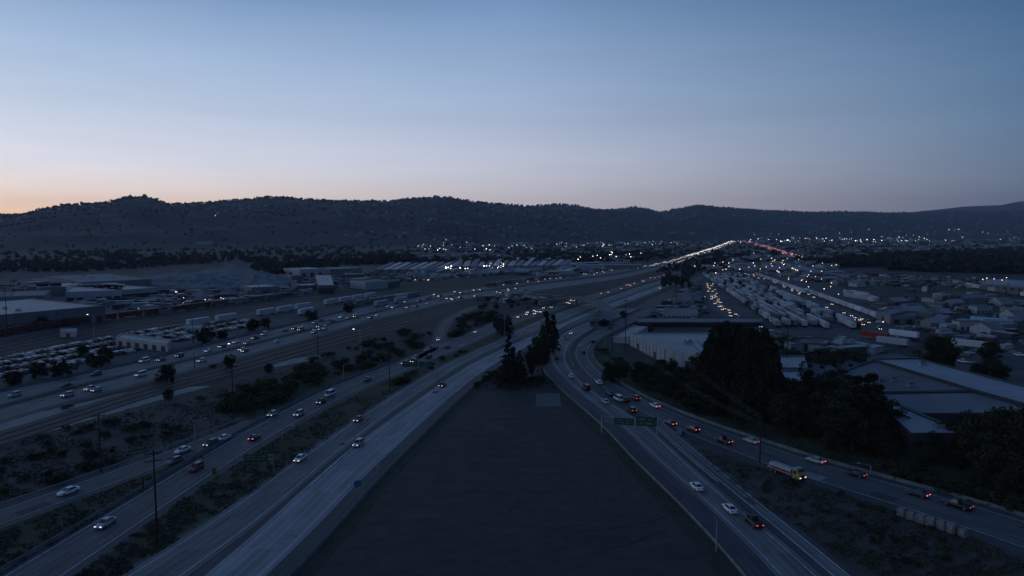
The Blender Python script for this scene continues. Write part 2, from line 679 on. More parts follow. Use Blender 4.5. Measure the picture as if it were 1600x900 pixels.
# patches of ground
poly_patch('lot_ground', [(125, 1200), (430, 890), (460, 865), (567, 757), (650, 682), (735, 611), (875, 611), (905, 640), (1000, 728), (1077, 803), (1160, 885), (1515, 1200)], 0.02, M_lot)
poly_patch('concrete_pad', [(837, 615), (874, 615), (877, 635), (838, 635)], 0.04, M_slab)
poly_patch('dirt_patch', [(737, 609), (775, 575), (800, 560), (850, 560), (856, 592), (872, 609)], 0.02, M_dirt)
poly_patch('dirt_patch', [(-80, 720), (130, 662), (300, 610), (480, 560), (600, 530), (690, 505), (680, 540), (650, 552), (480, 622), (373, 678), (240, 712), (-80, 825)], 0.015, M_dirt, wiggle=0.8)
poly_patch('gravel_path', [(0, 650 + 8), (200, 604 + 9), (300, 604), (330, 603), (260, 622), (100, 668), (-40, 706), (-40, 668)], 0.03, M_path, wiggle=0.5)
poly_patch('gravel_path', [(420, 571), (460, 560), (520, 552), (505, 560), (470, 566), (430, 574)], 0.03, M_path, wiggle=0.4)
poly_patch('verge', [(-60, 935), (0, 905), (100, 842), (243, 758), (333, 708), (283, 724), (187, 757), (100, 790), (0, 829), (-60, 852)], 0.02, M_grass, wiggle=0.5)
poly_patch('verge', [(120, 925), (110, 897), (187, 848), (287, 775), (400, 698), (478, 654), (555, 613), (640, 577), (689, 557), (726, 542), (800, 506), (881, 481), (905, 476), (870, 488), (838, 498), (787, 529), (689, 573), (617, 615), (543, 663), (460, 720), (400, 765), (300, 830), (190, 897), (150, 925)], 0.02, M_grass)
poly_patch('verge', [(380, 690), (300, 690), (420, 640), (560, 584), (640, 556), (655, 550), (600, 555), (520, 575), (400, 628)], 0.025, M_grass, wiggle=0.8)
poly_patch('dirt_patch', [(1055, 685), (1133, 706), (1260, 754), (1400, 797), (1500, 826), (1640, 880), (1640, 960), (1370, 960), (1333, 898), (1196, 793), (1105, 718)], 0.02, M_dirt)
poly_patch('verge', [(1040, 650), (1280, 722), (1480, 772), (1640, 822), (1640, 745), (1480, 690), (1300, 660), (1100, 600), (985, 560), (940, 548), (925, 552), (945, 580), (985, 610)], 0.015, M_grass)
poly_patch('parking_ground', [(-80, 640), (-80, 575), (200, 519), (330, 497), (420, 480), (640, 456), (640, 463), (487, 497), (400, 517), (289, 543), (202, 566), (0, 606)], 0.02, M_lot2)
poly_patch('yard_ground', [(-80, 560), (-80, 440), (240, 428), (440, 420), (700, 408), (880, 404), (960, 412), (850, 428), (600, 446), (330, 482)], 0.015, M_lot2)
poly_patch('yard_ground', [(1100, 515), (1090, 450), (1110, 425), (1250, 425), (1420, 490), (1420, 540), (1330, 560), (1200, 548)], 0.02, M_lot2)
poly_patch('yard_ground', [(1190, 620), (1195, 552), (1330, 556), (1400, 552), (1700, 640), (1700, 690), (1500, 690), (1300, 640)], 0.018, M_slab)
poly_patch('field', [(1350, 470), (1420, 448), (1640, 470), (1640, 560), (1480, 545)], 0.015, M_field)
poly_patch('field', [(1280, 430), (1340, 426), (1480, 436), (1640, 480), (1640, 500), (1500, 480), (1400, 456)], 0.012, M_grass)
poly_patch('field', [(-200, 436), (-200, 404), (300, 395), (560, 392), (640, 398), (420, 414), (200, 424)], 0.012, M_field)
poly_patch('field', [(1380, 391), (1640, 388), (1900, 392), (1640, 393)], 0.012, M_path)
poly_patch('field', [(490, 407), (560, 402), (560, 404.5), (440, 414), (400, 412)], 0.02, M_path)
poly_patch('parking_ground', [(1495, 600), (1480, 560), (1560, 548), (1760, 600), (1760, 660)], 0.018, M_lot2)

# ------------------------------------------------------------------ roads
RD = {}
RD['A1'] = Road([(-120, 643), (0, 611), (202, 572), (289, 548), (400, 522), (487, 501), (562, 481), (640, 466), (732, 453), (800, 441.5), (880, 431.5), (940, 424), (1011, 414.5), (1040, 408.5), (1089, 394.2), (1118, 385.3), (1142, 376.3), (1157, 372)],
                [(-120, 668), (0, 632), (58, 620), (144, 595), (289, 562), (400, 534), (478, 515), (571, 490.5), (640, 474), (720, 459.5), (800, 447.5), (880, 437), (940, 429.5), (1011, 418.5), (1042, 411.8), (1092, 396.3), (1120, 386.8), (1145, 377.2), (1160, 372.6)])
RD['A2'] = Road([(-120, 678), (0, 640), (95, 614), (289, 566.5), (400, 539), (478, 519), (571, 494), (640, 477), (720, 462), (800, 450), (895, 439), (975, 428), (1013, 420), (1044, 412.8), (1093, 397), (1121.5, 387.2), (1147, 377.5), (1162, 372.8)],
                [(-120, 700), (0, 655), (159, 615.6), (289, 579.5), (400, 551), (493, 526), (560, 504), (640, 487), (690, 474), (740, 465.5), (820, 456.5), (895, 446), (975, 433.5), (1015, 424), (1047, 415.5), (1096, 399), (1124, 388.5), (1150, 378.3), (1165, 373.3)])
RD['B'] = Road([(-60, 935), (0, 898), (100, 838), (243, 755), (333, 703), (400, 663), (478, 621), (571, 583), (640, 559), (683, 541), (720, 525), (770, 505), (800, 494), (840, 483.5), (881, 472), (910, 464.5), (956, 452), (1002, 438), (1031, 430.5), (1060, 422)],
               [(60, 935), (110, 897), (187, 848), (287, 775), (400, 698), (478, 654), (555, 613), (640, 577), (689, 557), (726, 541), (761, 525), (800, 507), (840, 493), (881, 480.5), (915, 470), (960, 457), (1006, 442), (1035, 434), (1066, 425)], ext=60)
RD['C'] = Road([(-60, 815), (0, 793), (160, 743), (233, 715), (290, 692), (400, 650), (440, 634)],
               [(-60, 848), (0, 825), (100, 787), (187, 753), (240, 733), (283, 721), (333, 700), (400, 672), (440, 652)], ext=60)
RD['K'] = Road([(640, 560), (655, 553), (672, 541), (680, 529), (682, 517), (688, 506), (702, 494), (725, 482.5), (752, 474.5)],
               [(655, 565), (668, 556), (690, 544), (695, 529), (698, 514), (706, 503), (716, 495), (735, 486), (755, 478.5)], step=3)
RD['D1'] = Road([(150, 930), (190, 897), (300, 830), (400, 765), (460, 720), (543, 663), (617, 615), (689, 573), (760, 541), (800, 521), (838, 503), (870, 490), (901, 480), (940, 467.5), (970, 458), (1005, 446), (1030, 439), (1060, 428)],
                [(255, 930), (293, 897), (400, 830), (470, 757), (533, 705), (600, 653), (673, 603), (735, 561), (785, 539), (840, 515), (878, 501), (905, 489), (942, 475), (975, 463.5), (1010, 450), (1036, 442), (1066, 431)], ext=60)
RD['D2'] = Road([(285, 930), (320, 897), (400, 838), (490, 749), (587, 670), (677, 609), (735, 569), (785, 546), (840, 522), (878, 506), (908, 493), (944, 478), (977, 466), (1013, 452.5), (1039, 444), (1069, 432)],
                [(385, 930), (420, 897), (483, 833), (560, 753), (633, 687), (680, 642), (727, 600), (778, 566), (835, 535), (876, 515), (905, 503), (942, 487), (978, 473), (1014, 459), (1041, 449), (1072, 437)], ext=60)
RD['E1'] = Road([(1228, 930), (1197, 883), (1133, 817), (1087, 777), (1033, 727), (967, 667), (920, 625), (882, 594), (864, 572), (858, 557), (862, 542), (876, 524), (907, 506), (939, 491), (968, 479), (985, 473)],
                [(1322, 930), (1287, 898), (1200, 830), (1173, 805), (1067, 717), (1017, 667), (973, 640), (925, 611), (899, 585), (886, 564), (885, 549), (894, 535), (917, 519), (950, 503), (980, 490), (1000, 482)], step=4, ext=60)
RD['E2'] = Road([(1330, 930), (1300, 904), (1240, 850), (1173, 793), (1085, 721), (1050, 690), (1028, 668), (1014, 654)],
                [(1365, 930), (1333, 898), (1270, 852), (1196, 793), (1105, 718), (1068, 688), (1045, 668), (1030, 655)], step=4, ext=60)
RD['F'] = Road([(1760, 922), (1600, 860), (1493, 820), (1400, 793), (1333, 773), (1260, 750), (1200, 728), (1133, 703), (1073, 681), (1033, 661), (992, 640), (950, 614), (922, 592), (903, 571), (895, 555), (899, 541), (913, 528), (940, 513), (973, 499), (1000, 488), (1020, 479)],
               [(1760, 862), (1600, 813), (1467, 773), (1360, 743), (1267, 720), (1200, 695), (1100, 662), (1013, 627), (967, 602), (937, 579), (922, 562), (920, 548), (930, 534), (962, 516), (995, 501), (1015, 491), (1032, 482)], step=4, ext=80)
RD['G'] = Road([(985, 484), (1000, 476), (1020, 466), (1042, 454), (1068, 441), (1100, 428)],
               [(1012, 490), (1028, 479), (1042, 470), (1058, 458), (1080, 444), (1112, 430)])
RD['H'] = Road([(1118, 444), (1121, 455), (1128, 470), (1142, 485), (1165, 497), (1200, 512)],
               [(1100, 444), (1103, 458), (1111, 476), (1126, 492), (1152, 506), (1190, 521)], step=3)
RD['J'] = Road([(1147, 372.6), (1180, 379.5), (1207, 386.5), (1232, 394), (1262, 402.5), (1298, 409), (1340, 415)],
               [(1143, 373.3), (1172, 381), (1198, 389), (1226, 398), (1258, 406), (1296, 412.5), (1338, 418.5)])
RD['Y'] = Road([(1160, 424), (1200, 434.5), (1240, 449), (1290, 470), (1330, 488), (1400, 522), (1440, 542)],
               [(1152, 426), (1192, 438.5), (1228, 453), (1272, 476), (1310, 495), (1375, 529), (1410, 552)])
RD['N'] = Road([(1028, 478), (1100, 475.5), (1190, 476)], [(1028, 482.5), (1100, 480.5), (1190, 480.5)], step=3)

KA = {'A1': (-1.5, 1.5), 'A2': (-1.5, 3), 'B': (-1, 1.5), 'C': (-1.5, 1.0), 'K': (-1, 1), 'E2': (-0.8, 1.0), 'G': (0, 0), 'H': (0, 0), 'J': (0, 0), 'Y': (0, 0)}
zz = 0.030
for k in ('C', 'K', 'J', 'H', 'Y', 'G', 'A1', 'A2', 'B', 'E2'):
    r = RD[k]
    a, b = KA[k]
    r.strip('road', M_asph, a, b, zz)
    zz += 0.004
LANE_Z = 0.085
# dark paved shoulders of the two central carriageways and the right curve
RD['D1'].strip('road_shoulder', M_asph, -1.2, 3.5, 0.03)
RD['D2'].strip('road_shoulder', M_asph, -3.5, 4.6, 0.034)
RD['E1'].strip('road_shoulder', M_asph, -5.5, 3.6, 0.03)
RD['F'].strip('road_shoulder', M_asph, -2.4, 2.2, 0.034)
for k in ('A1', 'A2', 'B', 'C', 'K'): RD[k].strip('road_lanes', M_conc2 if k in ('A1', 'A2') else M_conc3, 1.2, -1.2, LANE_Z)
for k in ('D1',): RD[k].strip('road_lanes', M_conc2, 0.0, 0.0, LANE_Z)
for k in ('D2',): RD[k].strip('road_lanes', M_conc, 0.0, 0.0, LANE_Z)
RD['E1'].strip('road_lanes', M_conc2, 0.2, -0.2, LANE_Z)
RD['E2'].strip('road_lanes', M_conc2, 0.3, -0.3, LANE_Z + 0.004)
RD['F'].strip('road_lanes', M_conc3, 1.0, -1.2, LANE_Z - 0.004)

mk = MB()
my = MB()
LN = {'A1': 4, 'A2': 3, 'B': 4, 'C': 2, 'D1': 3, 'D2': 3, 'E1': 3, 'F': 3}
for k, n in LN.items():
    r = RD[k]
    far = k in ('A1', 'A2')
    i1 = min(len(r.mid), int(900 / 6) if far else len(r.mid))
    r.line(mk, 0, M_paint, 0.10, 0.105, None, 0, i1, off=1.3)
    r.line(mk, 1, M_paint, 0.10, 0.105, None, 0, i1, off=-1.3)
    for q in range(1, n):
        r.line(mk, q / n, M_dash, 0.085, 0.105, (3.6, 11.0), 0, i1)
for k in ('E2',):
    RD[k].line(mk, 0, M_paint, 0.11, 0.105, None, off=0.5)
    RD[k].line(mk, 1, M_paint, 0.11, 0.105, None, off=-0.4)
# gore stripes where the narrow lane leaves the right curve
# tar patches, skid marks and oil stains worn into the lanes
M_tar = mat('tar_patch', (0.03, 0.03, 0.031), rough=0.85, scale=0.5, detail=8, col2=(0.075, 0.074, 0.073))
M_newc = mat('fresh_slab', (0.22, 0.217, 0.21), rough=0.85, scale=0.4, detail=8, var=0.25)
tp = MB()
for k, n, cnt in (('B', 4, 26), ('D1', 3, 26), ('D2', 3, 30), ('E1', 3, 26), ('F', 3, 26), ('C', 2, 8), ('E2', 1, 6), ('A1', 4, 20), ('A2', 3, 20)):
    r = RD[k]
    for q in range(cnt):
        i = rng.randrange(2, min(len(r.mid) - 3, 110 + r.ext))
        l = rng.randrange(n)
        lw = (r.w[i] - 2.4) / n
        c_ = -r.w[i] / 2 + 1.2 + lw * (l + .5)
        skid = rng.random() < .5
        hw, ln_ = (rng.uniform(.08, .16), rng.uniform(8, 24)) if skid else (lw * rng.choice((.2, .46, .46)), rng.uniform(2, 9))
        c_ += rng.choice((-.8, .8)) if skid else 0
        d_, p_ = r.dir[i], r.pt(i, c_, .0925)
        n_ = Vector((d_.y, -d_.x, 0)) * hw
        p_.z += .0003 * q
        tp.face([p_ - n_, p_ + n_, p_ + n_ + d_ * ln_, p_ - n_ + d_ * ln_], M_newc if (not skid and rng.random() < .4) else M_tar)
tag(ob('road_patches', tp.mesh('road_patches')), kind='structure')
tag(ob('road_markings', mk.mesh('road_markings')), kind='structure')

JER = [(-0.3, 0), (-0.12, 0.3), (-0.08, 0.8), (0.08, 0.8), (0.12, 0.3), (0.3, 0)]
LOW = [(-0.2, 0), (-0.1, 0.3), (-0.06, 0.5), (0.06, 0.5), (0.1, 0.3), (0.2, 0)]
GRD = [(-0.04, 0.45), (-0.04, 0.78), (0.04, 0.78), (0.04, 0.45)]
RD['B'].rail('concrete_barrier', M_barr, 0, 'long concrete barrier between the left slip road and the wide oncoming carriageway', 'barrier', JER, i1=34 + RD['B'].ext, off=-0.7)
RD['C'].rail('guard_rail', M_steel, 0, 'steel guard rail on the outer edge of the left slip road beside the dry slope', 'guard rail', GRD, off=-1.2, posts=0.75)
RD['D2'].rail('concrete_barrier', M_barr, 1, 'concrete barrier along the left edge of the dark empty lot', 'barrier', LOW, i1=90, off=4.0)
RD['E1'].rail('concrete_barrier', M_barr, 0, 'concrete barrier along the right edge of the dark empty lot', 'barrier', LOW, off=-5.0)
RD['E1'].rail('concrete_barrier', M_barr, 1, 'concrete median barrier round the inside of the right hand curve', 'barrier', JER, i0=len(RD['E1'].mid) * 50 // 100, off=1.6)
RD['F'].rail('concrete_barrier', M_barr, 1, 'concrete barrier on the outside of the right hand curve below the dark trees', 'barrier', JER, off=1.8)
RD['D1'].rail('median_kerb', M_paint, 1, 'pale pointed kerb in the dark median of the two central carriageways', 'kerb', [(-0.16, 0.03), (-0.12, 0.3), (0.12, 0.3), (0.16, 0.03)], i0=7 + RD['D1'].ext, i1=13 + RD['D1'].ext, off=2.0)
RD['A1'].rail('guard_rail', M_steel, 1, 'steel guard rail in the dark median of the far left freeway', 'guard rail', GRD, i1=90, off=2.0, posts=0.75)
RD['A1'].rail('concrete_barrier', M_barr, 0, 'low concrete barrier between the crowded car park and the far left freeway', 'barrier', JER, i1=70, off=-1.8)
RD['E2'].rail('guard_rail', M_steel, 0, 'short steel guard rail in the gore of the narrow right hand lane', 'guard rail', GRD, i0=len(RD['E2'].mid) * 66 // 100, off=-0.9, posts=0.75)

# weedy strips at the foot of the barriers beside the empty lot
for rk, side, o0, o1 in (('E1', -1, -9.0, -5.3), ('D2', 1, 4.3, 8.0)):
    r = RD[rk]
    vs, fs = [], []
    for i in range(len(r.mid)):
        h = r.w[i] / 2 * side
        k = 1.2 * fbm_(i * .13)
        vs += [r.pt(i, h + o0 + (k if side < 0 else 0), .028), r.pt(i, h + o1 + (k if side > 0 else 0), .028)]
        if i: fs.append((2 * i - 2, 2 * i - 1, 2 * i + 1, 2 * i))
    me = bpy.data.meshes.new('weedy_strip')
    me.from_pydata([tuple(v) for v in vs], [], fs)
    me.materials.append(M_weed)
    if me.polygons[0].normal.z < 0: me.flip_normals()
    tag(ob('weedy_strip', me), kind='structure')

# railways
RD['R1'] = Road([(-80, 697), (0, 673), (130, 636), (220, 607), (298, 587), (360, 570), (460, 540), (560, 514), (640, 495), (720, 476)],
                [(-80, 722), (0, 700), (130, 656), (220, 624), (298, 604), (360, 589), (460, 559), (560, 531), (650, 507), (732, 482)])
RD['R2'] = Road([(-80, 552), (0, 533), (200, 497), (400, 472), (493, 459), (587, 447), (700, 436), (850, 426)],
                [(-80, 577), (0, 556), (200, 517), (400, 486), (493, 473), (587, 461), (700, 447.5), (850, 436)])
for k, n in (('R1', 3), ('R2', 4)):
    r = RD[k]
    r.strip('railway_bed', M_ball, 0, 0, 0.05)
    mb = MB()
    for q in range(n):
        f = (q + 0.5) / n
        for o_ in (-0.72, 0.72):
            for i in range(len(r.mid) - 1):
                c0 = -r.w[i] / 2 + f * r.w[i] + o_
                c1 = -r.w[i + 1] / 2 + f * r.w[i + 1] + o_
                mb.face([r.pt(i, c0 - .09, .2), r.pt(i, c0 + .09, .2), r.pt(i + 1, c1 + .09, .2), r.pt(i + 1, c1 - .09, .2)], M_rail)
    tag(ob('railway_rails', mb.mesh('railway_rails')), kind='structure')

ROADPTS = np.array([(p.x, p.y, r.w[i] / 2) for r in RD.values() for i, p in enumerate(r.mid)])


def free(p, margin=3.0):
    d = np.hypot(ROADPTS[:, 0] - p[0], ROADPTS[:, 1] - p[1]) - ROADPTS[:, 2]
    return d.min() > margin


# ------------------------------------------------------------------ hills
HP = [(-900, 330), (-500, 322), (-200, 334), (0, 339), (40, 336.5), (75, 327), (115, 322.5), (165, 320), (185, 315), (205, 309.5), (228, 309), (245, 312), (265, 320), (300, 321), (350, 316), (395, 313), (420, 310), (455, 311), (520, 316), (600, 316), (640, 313), (685, 308.5), (705, 310), (720, 314), (790, 321), (820, 323), (870, 321), (900, 322), (930, 328), (960, 328), (990, 324), (1010, 327), (1030, 332), (1060, 326), (1090, 320.5), (1110, 323), (1140, 326), (1200, 329), (1260, 332), (1320, 331), (1400, 333), (1500, 331), (1600, 331), (1800, 327), (2500, 330)]
RP = [(-900, 3600), (0, 3800), (400, 4600), (700, 5200), (1100, 7200), (1600, 8600), (2500, 9000)]
BP = [(-900, 1300), (0, 1750), (300, 2200), (600, 2700), (1000, 3700), (1300, 5000), (1600, 5300), (2500, 5300)]


def itp(tab, x):
    return float(np.interp(x, [a for a, b in tab], [b for a, b in tab]))


from mathutils import noise as mno


def fbm(x, y, o=5):
    return mno.fractal(Vector((x, y, 3.1)), 1.0, 2.0, o)


def hill_pt(x, t, table=HP, rp=RP, bp=BP):
    D0, D1 = itp(bp, x), itp(rp, x)
    yr = itp(table, x)
    Hh = CAM_H + (362 - yr) / F * D1
    D = D0 + (D1 - D0) * t
    X = (x - 800) / F * D
    if t <= 1:
        k = (0.45 * t + 0.55 * (t * t * (3 - 2 * t)))
        z = Hh * k
        z += fbm(X / 420, D / 420) * Hh * 0.17 * min(1, 4 * t * (1 - t)) - 2 * (1 - t)
    else:
        z = Hh * max(0.0, 1 - (t - 1) * 1.6)
    return Vector((X, D, z))


M_hill = mat('hill_scrub', (0.016, 0.020, 0.017), rough=1.0, scale=0.004, detail=15, col2=(0.036, 0.036, 0.029), stretch=(1, 1, 5))


def hill_mesh(name, x0, x1, nx, nt_, table, rp, bp, m, tmax=1.35):
    vs, fs = [], []
    for i in range(nx):
        x = x0 + (x1 - x0) * i / (nx - 1)
        for j in range(nt_):
            vs.append(hill_pt(x, tmax * j / (nt_ - 1), table, rp, bp))
    for i in range(nx - 1):
        for j in range(nt_ - 1):
            a = i * nt_ + j
            fs.append((a, a + nt_, a + nt_ + 1, a + 1))
    me = bpy.data.meshes.new(name)
    me.from_pydata([tuple(v) for v in vs], [], fs)
    me.materials.append(m)
    me.polygons.foreach_set('use_smooth', [True] * len(fs))
    me.update()
    return tag(ob(name, me), kind='structure')


hill_mesh('hills', -600, 2150, 300, 72, HP, RP, BP, M_hill)
HP2 = [(1200, 338), (1380, 336), (1430, 330.5), (1470, 326.5), (1500, 323), (1530, 321.5), (1560, 320.5), (1580, 316), (1600, 314), (1700, 308), (1850, 316), (2500, 318)]
hill_mesh('hills', 1200, 2000, 100, 24, HP2, [(0, 11500)], [(0, 9800)], M_hill, 1.1)
# ------------------------------------------------------------------ vehicles
def proj(p):
    d = Vector(p) - Vector((0, 0, CAM_H))
    f = d.y * CP - d.z * SP
    v = d.y * SP + d.z * CP
    return 800 + F * d.x / f, 450 - F * v / f


M_car = mat('car_paint', (1, 1, 1), rough=0.35, var=0.04, objcol=True, spec=0.5)
M_glass = mat('car_glass', (0.012, 0.014, 0.017), rough=0.12, var=0.1, spec=0.6)
M_tyre = mat('tyre_rubber', (0.014, 0.014, 0.014), rough=0.9, var=0.2)
M_rim = mat('wheel_rim', (0.25, 0.25, 0.26), rough=0.4, metal=0.6, var=0.1)
M_trim = mat('dark_trim', (0.02, 0.02, 0.021), rough=0.7, var=0.2)
M_lens = mat('lamp_lens', (0.35, 0.35, 0.36), rough=0.2, var=0.05)
M_rlens = mat('red_lens', (0.12, 0.01, 0.01), rough=0.25, var=0.05)
M_h1 = mat('headlamp_on', (1.0, 0.86, 0.78), emit=1.2)
M_h2 = mat('headlamp_on_mid', (1.0, 0.86, 0.76), emit=3)
M_h3 = mat('headlamp_on_far', (1.0, 0.76, 0.58), emit=2.8)
M_h4 = mat('headlamp_on_distant', (1.0, 0.92, 0.82), emit=7.5)
M_t1 = mat('tail_lamp_on', (1.0, 0.12, 0.10), emit=0.8)
M_t2 = mat('tail_lamp_on_mid', (1.0, 0.16, 0.14), emit=1.7)
M_t3 = mat('tail_lamp_on_far', (1.0, 0.3, 0.27), emit=3)
M_t4 = mat('tail_lamp_on_distant', (1.0, 0.24, 0.22), emit=3.6)

CAR = {
    # stations (x, z0, ztop, half width); greenhouse base/roof (x0, x1, z, hw)
    'sedan': dict(st=[(-2.32, .42, .78, .66), (-2.2, .28, .97, .84), (-1.45, .2, 1.0, .90), (0, .19, .97, .91), (1.1, .2, .95, .90), (1.95, .26, .82, .85), (2.3, .4, .62, .66)],
                  gb=(-1.75, 1.1, .95, .8), gr=(-1.0, .25, 1.42, .62), wx=(-1.38, 1.42), wr=.33),
    'suv': dict(st=[(-2.3, .45, 1.0, .72), (-2.22, .32, 1.16, .88), (-1.4, .26, 1.15, .93), (0, .25, 1.12, .94), (1.1, .26, 1.1, .93), (2.0, .32, 1.0, .88), (2.3, .45, .8, .72)],
                gb=(-2.1, 1.15, 1.1, .85), gr=(-1.85, .35, 1.74, .68), wx=(-1.38, 1.42), wr=.38),
    'hatchback': dict(st=[(-2.05, .42, .9, .68), (-1.98, .28, 1.02, .83), (-1.3, .2, 1.02, .88), (0, .19, .99, .89), (1.0, .2, .97, .88), (1.75, .26, .85, .83), (2.05, .4, .64, .66)],
                      gb=(-1.9, 1.05, .97, .8), gr=(-1.5, .2, 1.5, .63), wx=(-1.25, 1.3), wr=.32),
    'pickup': dict(st=[(-2.75, .5, 1.02, .82), (-2.7, .4, 1.08, .93), (-1.6, .34, 1.08, .96), (0, .32, 1.08, .97), (1.3, .34, 1.1, .96), (2.4, .38, 1.0, .92), (2.7, .5, .8, .78)],
                   gb=(-.55, 1.35, 1.08, .87), gr=(-.4, .6, 1.8, .7), wx=(-1.75, 1.75), wr=.4),
    'van': dict(st=[(-2.55, .4, 1.2, .8), (-2.5, .28, 1.25, .95), (-1.5, .24, 1.22, .98), (0, .24, 1.2, .98), (1.4, .26, 1.15, .96), (2.2, .3, 1.0, .9), (2.5, .42, .8, .75)],
                gb=(-2.4, 1.7, 1.18, .9), gr=(-2.3, .9, 2.05, .76), wx=(-1.55, 1.6), wr=.36),
}


def body_rings(st):
    out = []
    for x, z0, zt, hw in st:
        zm = z0 + (zt - z0) * 0.55
        out.append([(x, -hw * .86, z0), (x, -hw, z0 + .12), (x, -hw, zm), (x, -hw * .9, zt - .04), (x, -hw * .7, zt), (x, hw * .7, zt), (x, hw * .9, zt - .04), (x, hw, zm), (x, hw, z0 + .12), (x, hw * .86, z0)])
    return out


def gh_rings(gb, gr):
    x0, x1, z, h = gb
    X0, X1, Z, H = gr
    k = .12
    f = lambda a, b, zz_, hh: [(a + k, -hh, zz_), (b - k, -hh, zz_), (b, -hh + .2, zz_), (b, hh - .2, zz_), (b - k, hh, zz_), (a + k, hh, zz_), (a, hh - .2, zz_), (a, -hh + .2, zz_)]
    return [f(x0, x1, z - .03, h), f(X0, X1, Z, H)], [f(X0 - .05, X1 + .05, Z - .015, H + .03), f(X0 + .05, X1 - .03, Z + .05, H - .1)]


def wheel_mesh():
    mb = MB()
    n = 14
    ring = lambda y, r: [(r * math.cos(2 * math.pi * i / n), y, r * math.sin(2 * math.pi * i / n)) for i in range(n)]
    mb.loft([ring(-.11, .92), ring(-.09, 1.0), ring(.09, 1.0), ring(.11, .92)], M_tyre)
    mb.loft([ring(-.12, .6), ring(.12, .6)], M_rim)
    return mb.mesh('wheel')


def lamp_mesh(name, m, sx, sy, sz):
    mb = MB()
    mb.loft([[(sx * a, sy * b, sz * c_) for b, c_ in ((-.4, -.5), (.4, -.5), (.5, 0), (.4, .5), (-.4, .5), (-.5, 0))] for a in (-.5, .5)], m)
    return mb.mesh(name)


WHEEL = wheel_mesh()
HL = {0: lamp_mesh('headlight', M_lens, .16, .4, .17), 1: lamp_mesh('headlight', M_h1, .16, .4, .17), 2: lamp_mesh('headlight', M_h2, .16, .34, .17)}
TL = {0: lamp_mesh('tail_light', M_rlens, .14, .36, .18), 1: lamp_mesh('tail_light', M_t1, .14, .36, .18), 2: lamp_mesh('tail_light', M_t2, .14, .36, .18)}
CM = {}
for k, d in CAR.items():
    b = MB()
    b.loft(body_rings(d['st']), M_car)
    if k == 'pickup':
        b.box(-2.55, -.65, -.72, .72, 1.03, 1.095, M_trim)
    g = MB()
    gl, rf = gh_rings(d['gb'], d['gr'])
    g.loft(gl, M_glass)
    r_ = MB()
    r_.loft(rf, M_car)
    # pillars in the paint colour
    for sx in (0, 1):
        for sy in (-1, 1):
            a = Vector((d['gb'][sx] + (.06 if sx == 0 else -.06), sy * (d['gb'][3] - .1), d['gb'][2]))
            c_ = Vector((d['gr'][sx], sy * (d['gr'][3] - .04), d['gr'][2]))
            r_.tube(a, c_, .06, .05, M_car, 4)
    CM[k] = (b.mesh('body', True), g.mesh('windows'), r_.mesh('roof'))

COLS = {'white': (.66, .66, .66), 'silver': (.36, .37, .38), 'grey': (.11, .115, .12), 'black': (.014, .014, .016), 'red': (.22, .014, .012), 'dark red': (.08, .008, .008), 'blue': (.03, .06, .16), 'dark blue': (.014, .024, .06), 'tan': (.28, .23, .17), 'green': (.03, .07, .05), 'pale blue': (.3, .38, .46)}
NCAR = [0]


def car(kind, colour, loc, rz, label, head=0, tail=0, group=None):
    d = CAR[kind]
    e = empty({'suv': 'suv', 'sedan': 'sedan_car', 'hatchback': 'hatchback_car', 'pickup': 'pickup_truck', 'van': 'passenger_van'}[kind], loc, rz)
    tag(e, label, {'pickup': 'pickup', 'van': 'van', 'suv': 'suv'}.get(kind, 'car'), group)
    col = (*COLS[colour], 1)
    for nme, me in zip(('body', 'windows', 'roof'), CM[kind]):
        o = ob(nme, me, e)
        o.color = col
    for x in d['wx']:
        for y in (-1, 1):
            o = ob('wheel', WHEEL, e, (x, y * (d['st'][3][3] - .1), d['wr'] + .0))
            o.scale = (d['wr'], 1, d['wr'])
    x1 = d['st'][-1][0]
    zt = d['st'][-2][2] - .16
    for y in (-1, 1):
        ob('headlight', HL[head], e, (x1 - .12, y * .56, zt))
    x0 = d['st'][0][0]
    zt = d['st'][1][2] - .14
    for y in (-1, 1):
        ob('tail_light', TL[tail], e, (x0 + .02, y * .6, zt))
    NCAR[0] += 1
    return e


def on_road(r, px, py, oncoming):
    p = P(px, py, 0)
    i, off, a = RD[r].near(p)
    p.z = LANE_Z + .01
    return p, a + (math.pi if oncoming else 0) + rng.uniform(-.015, .015)


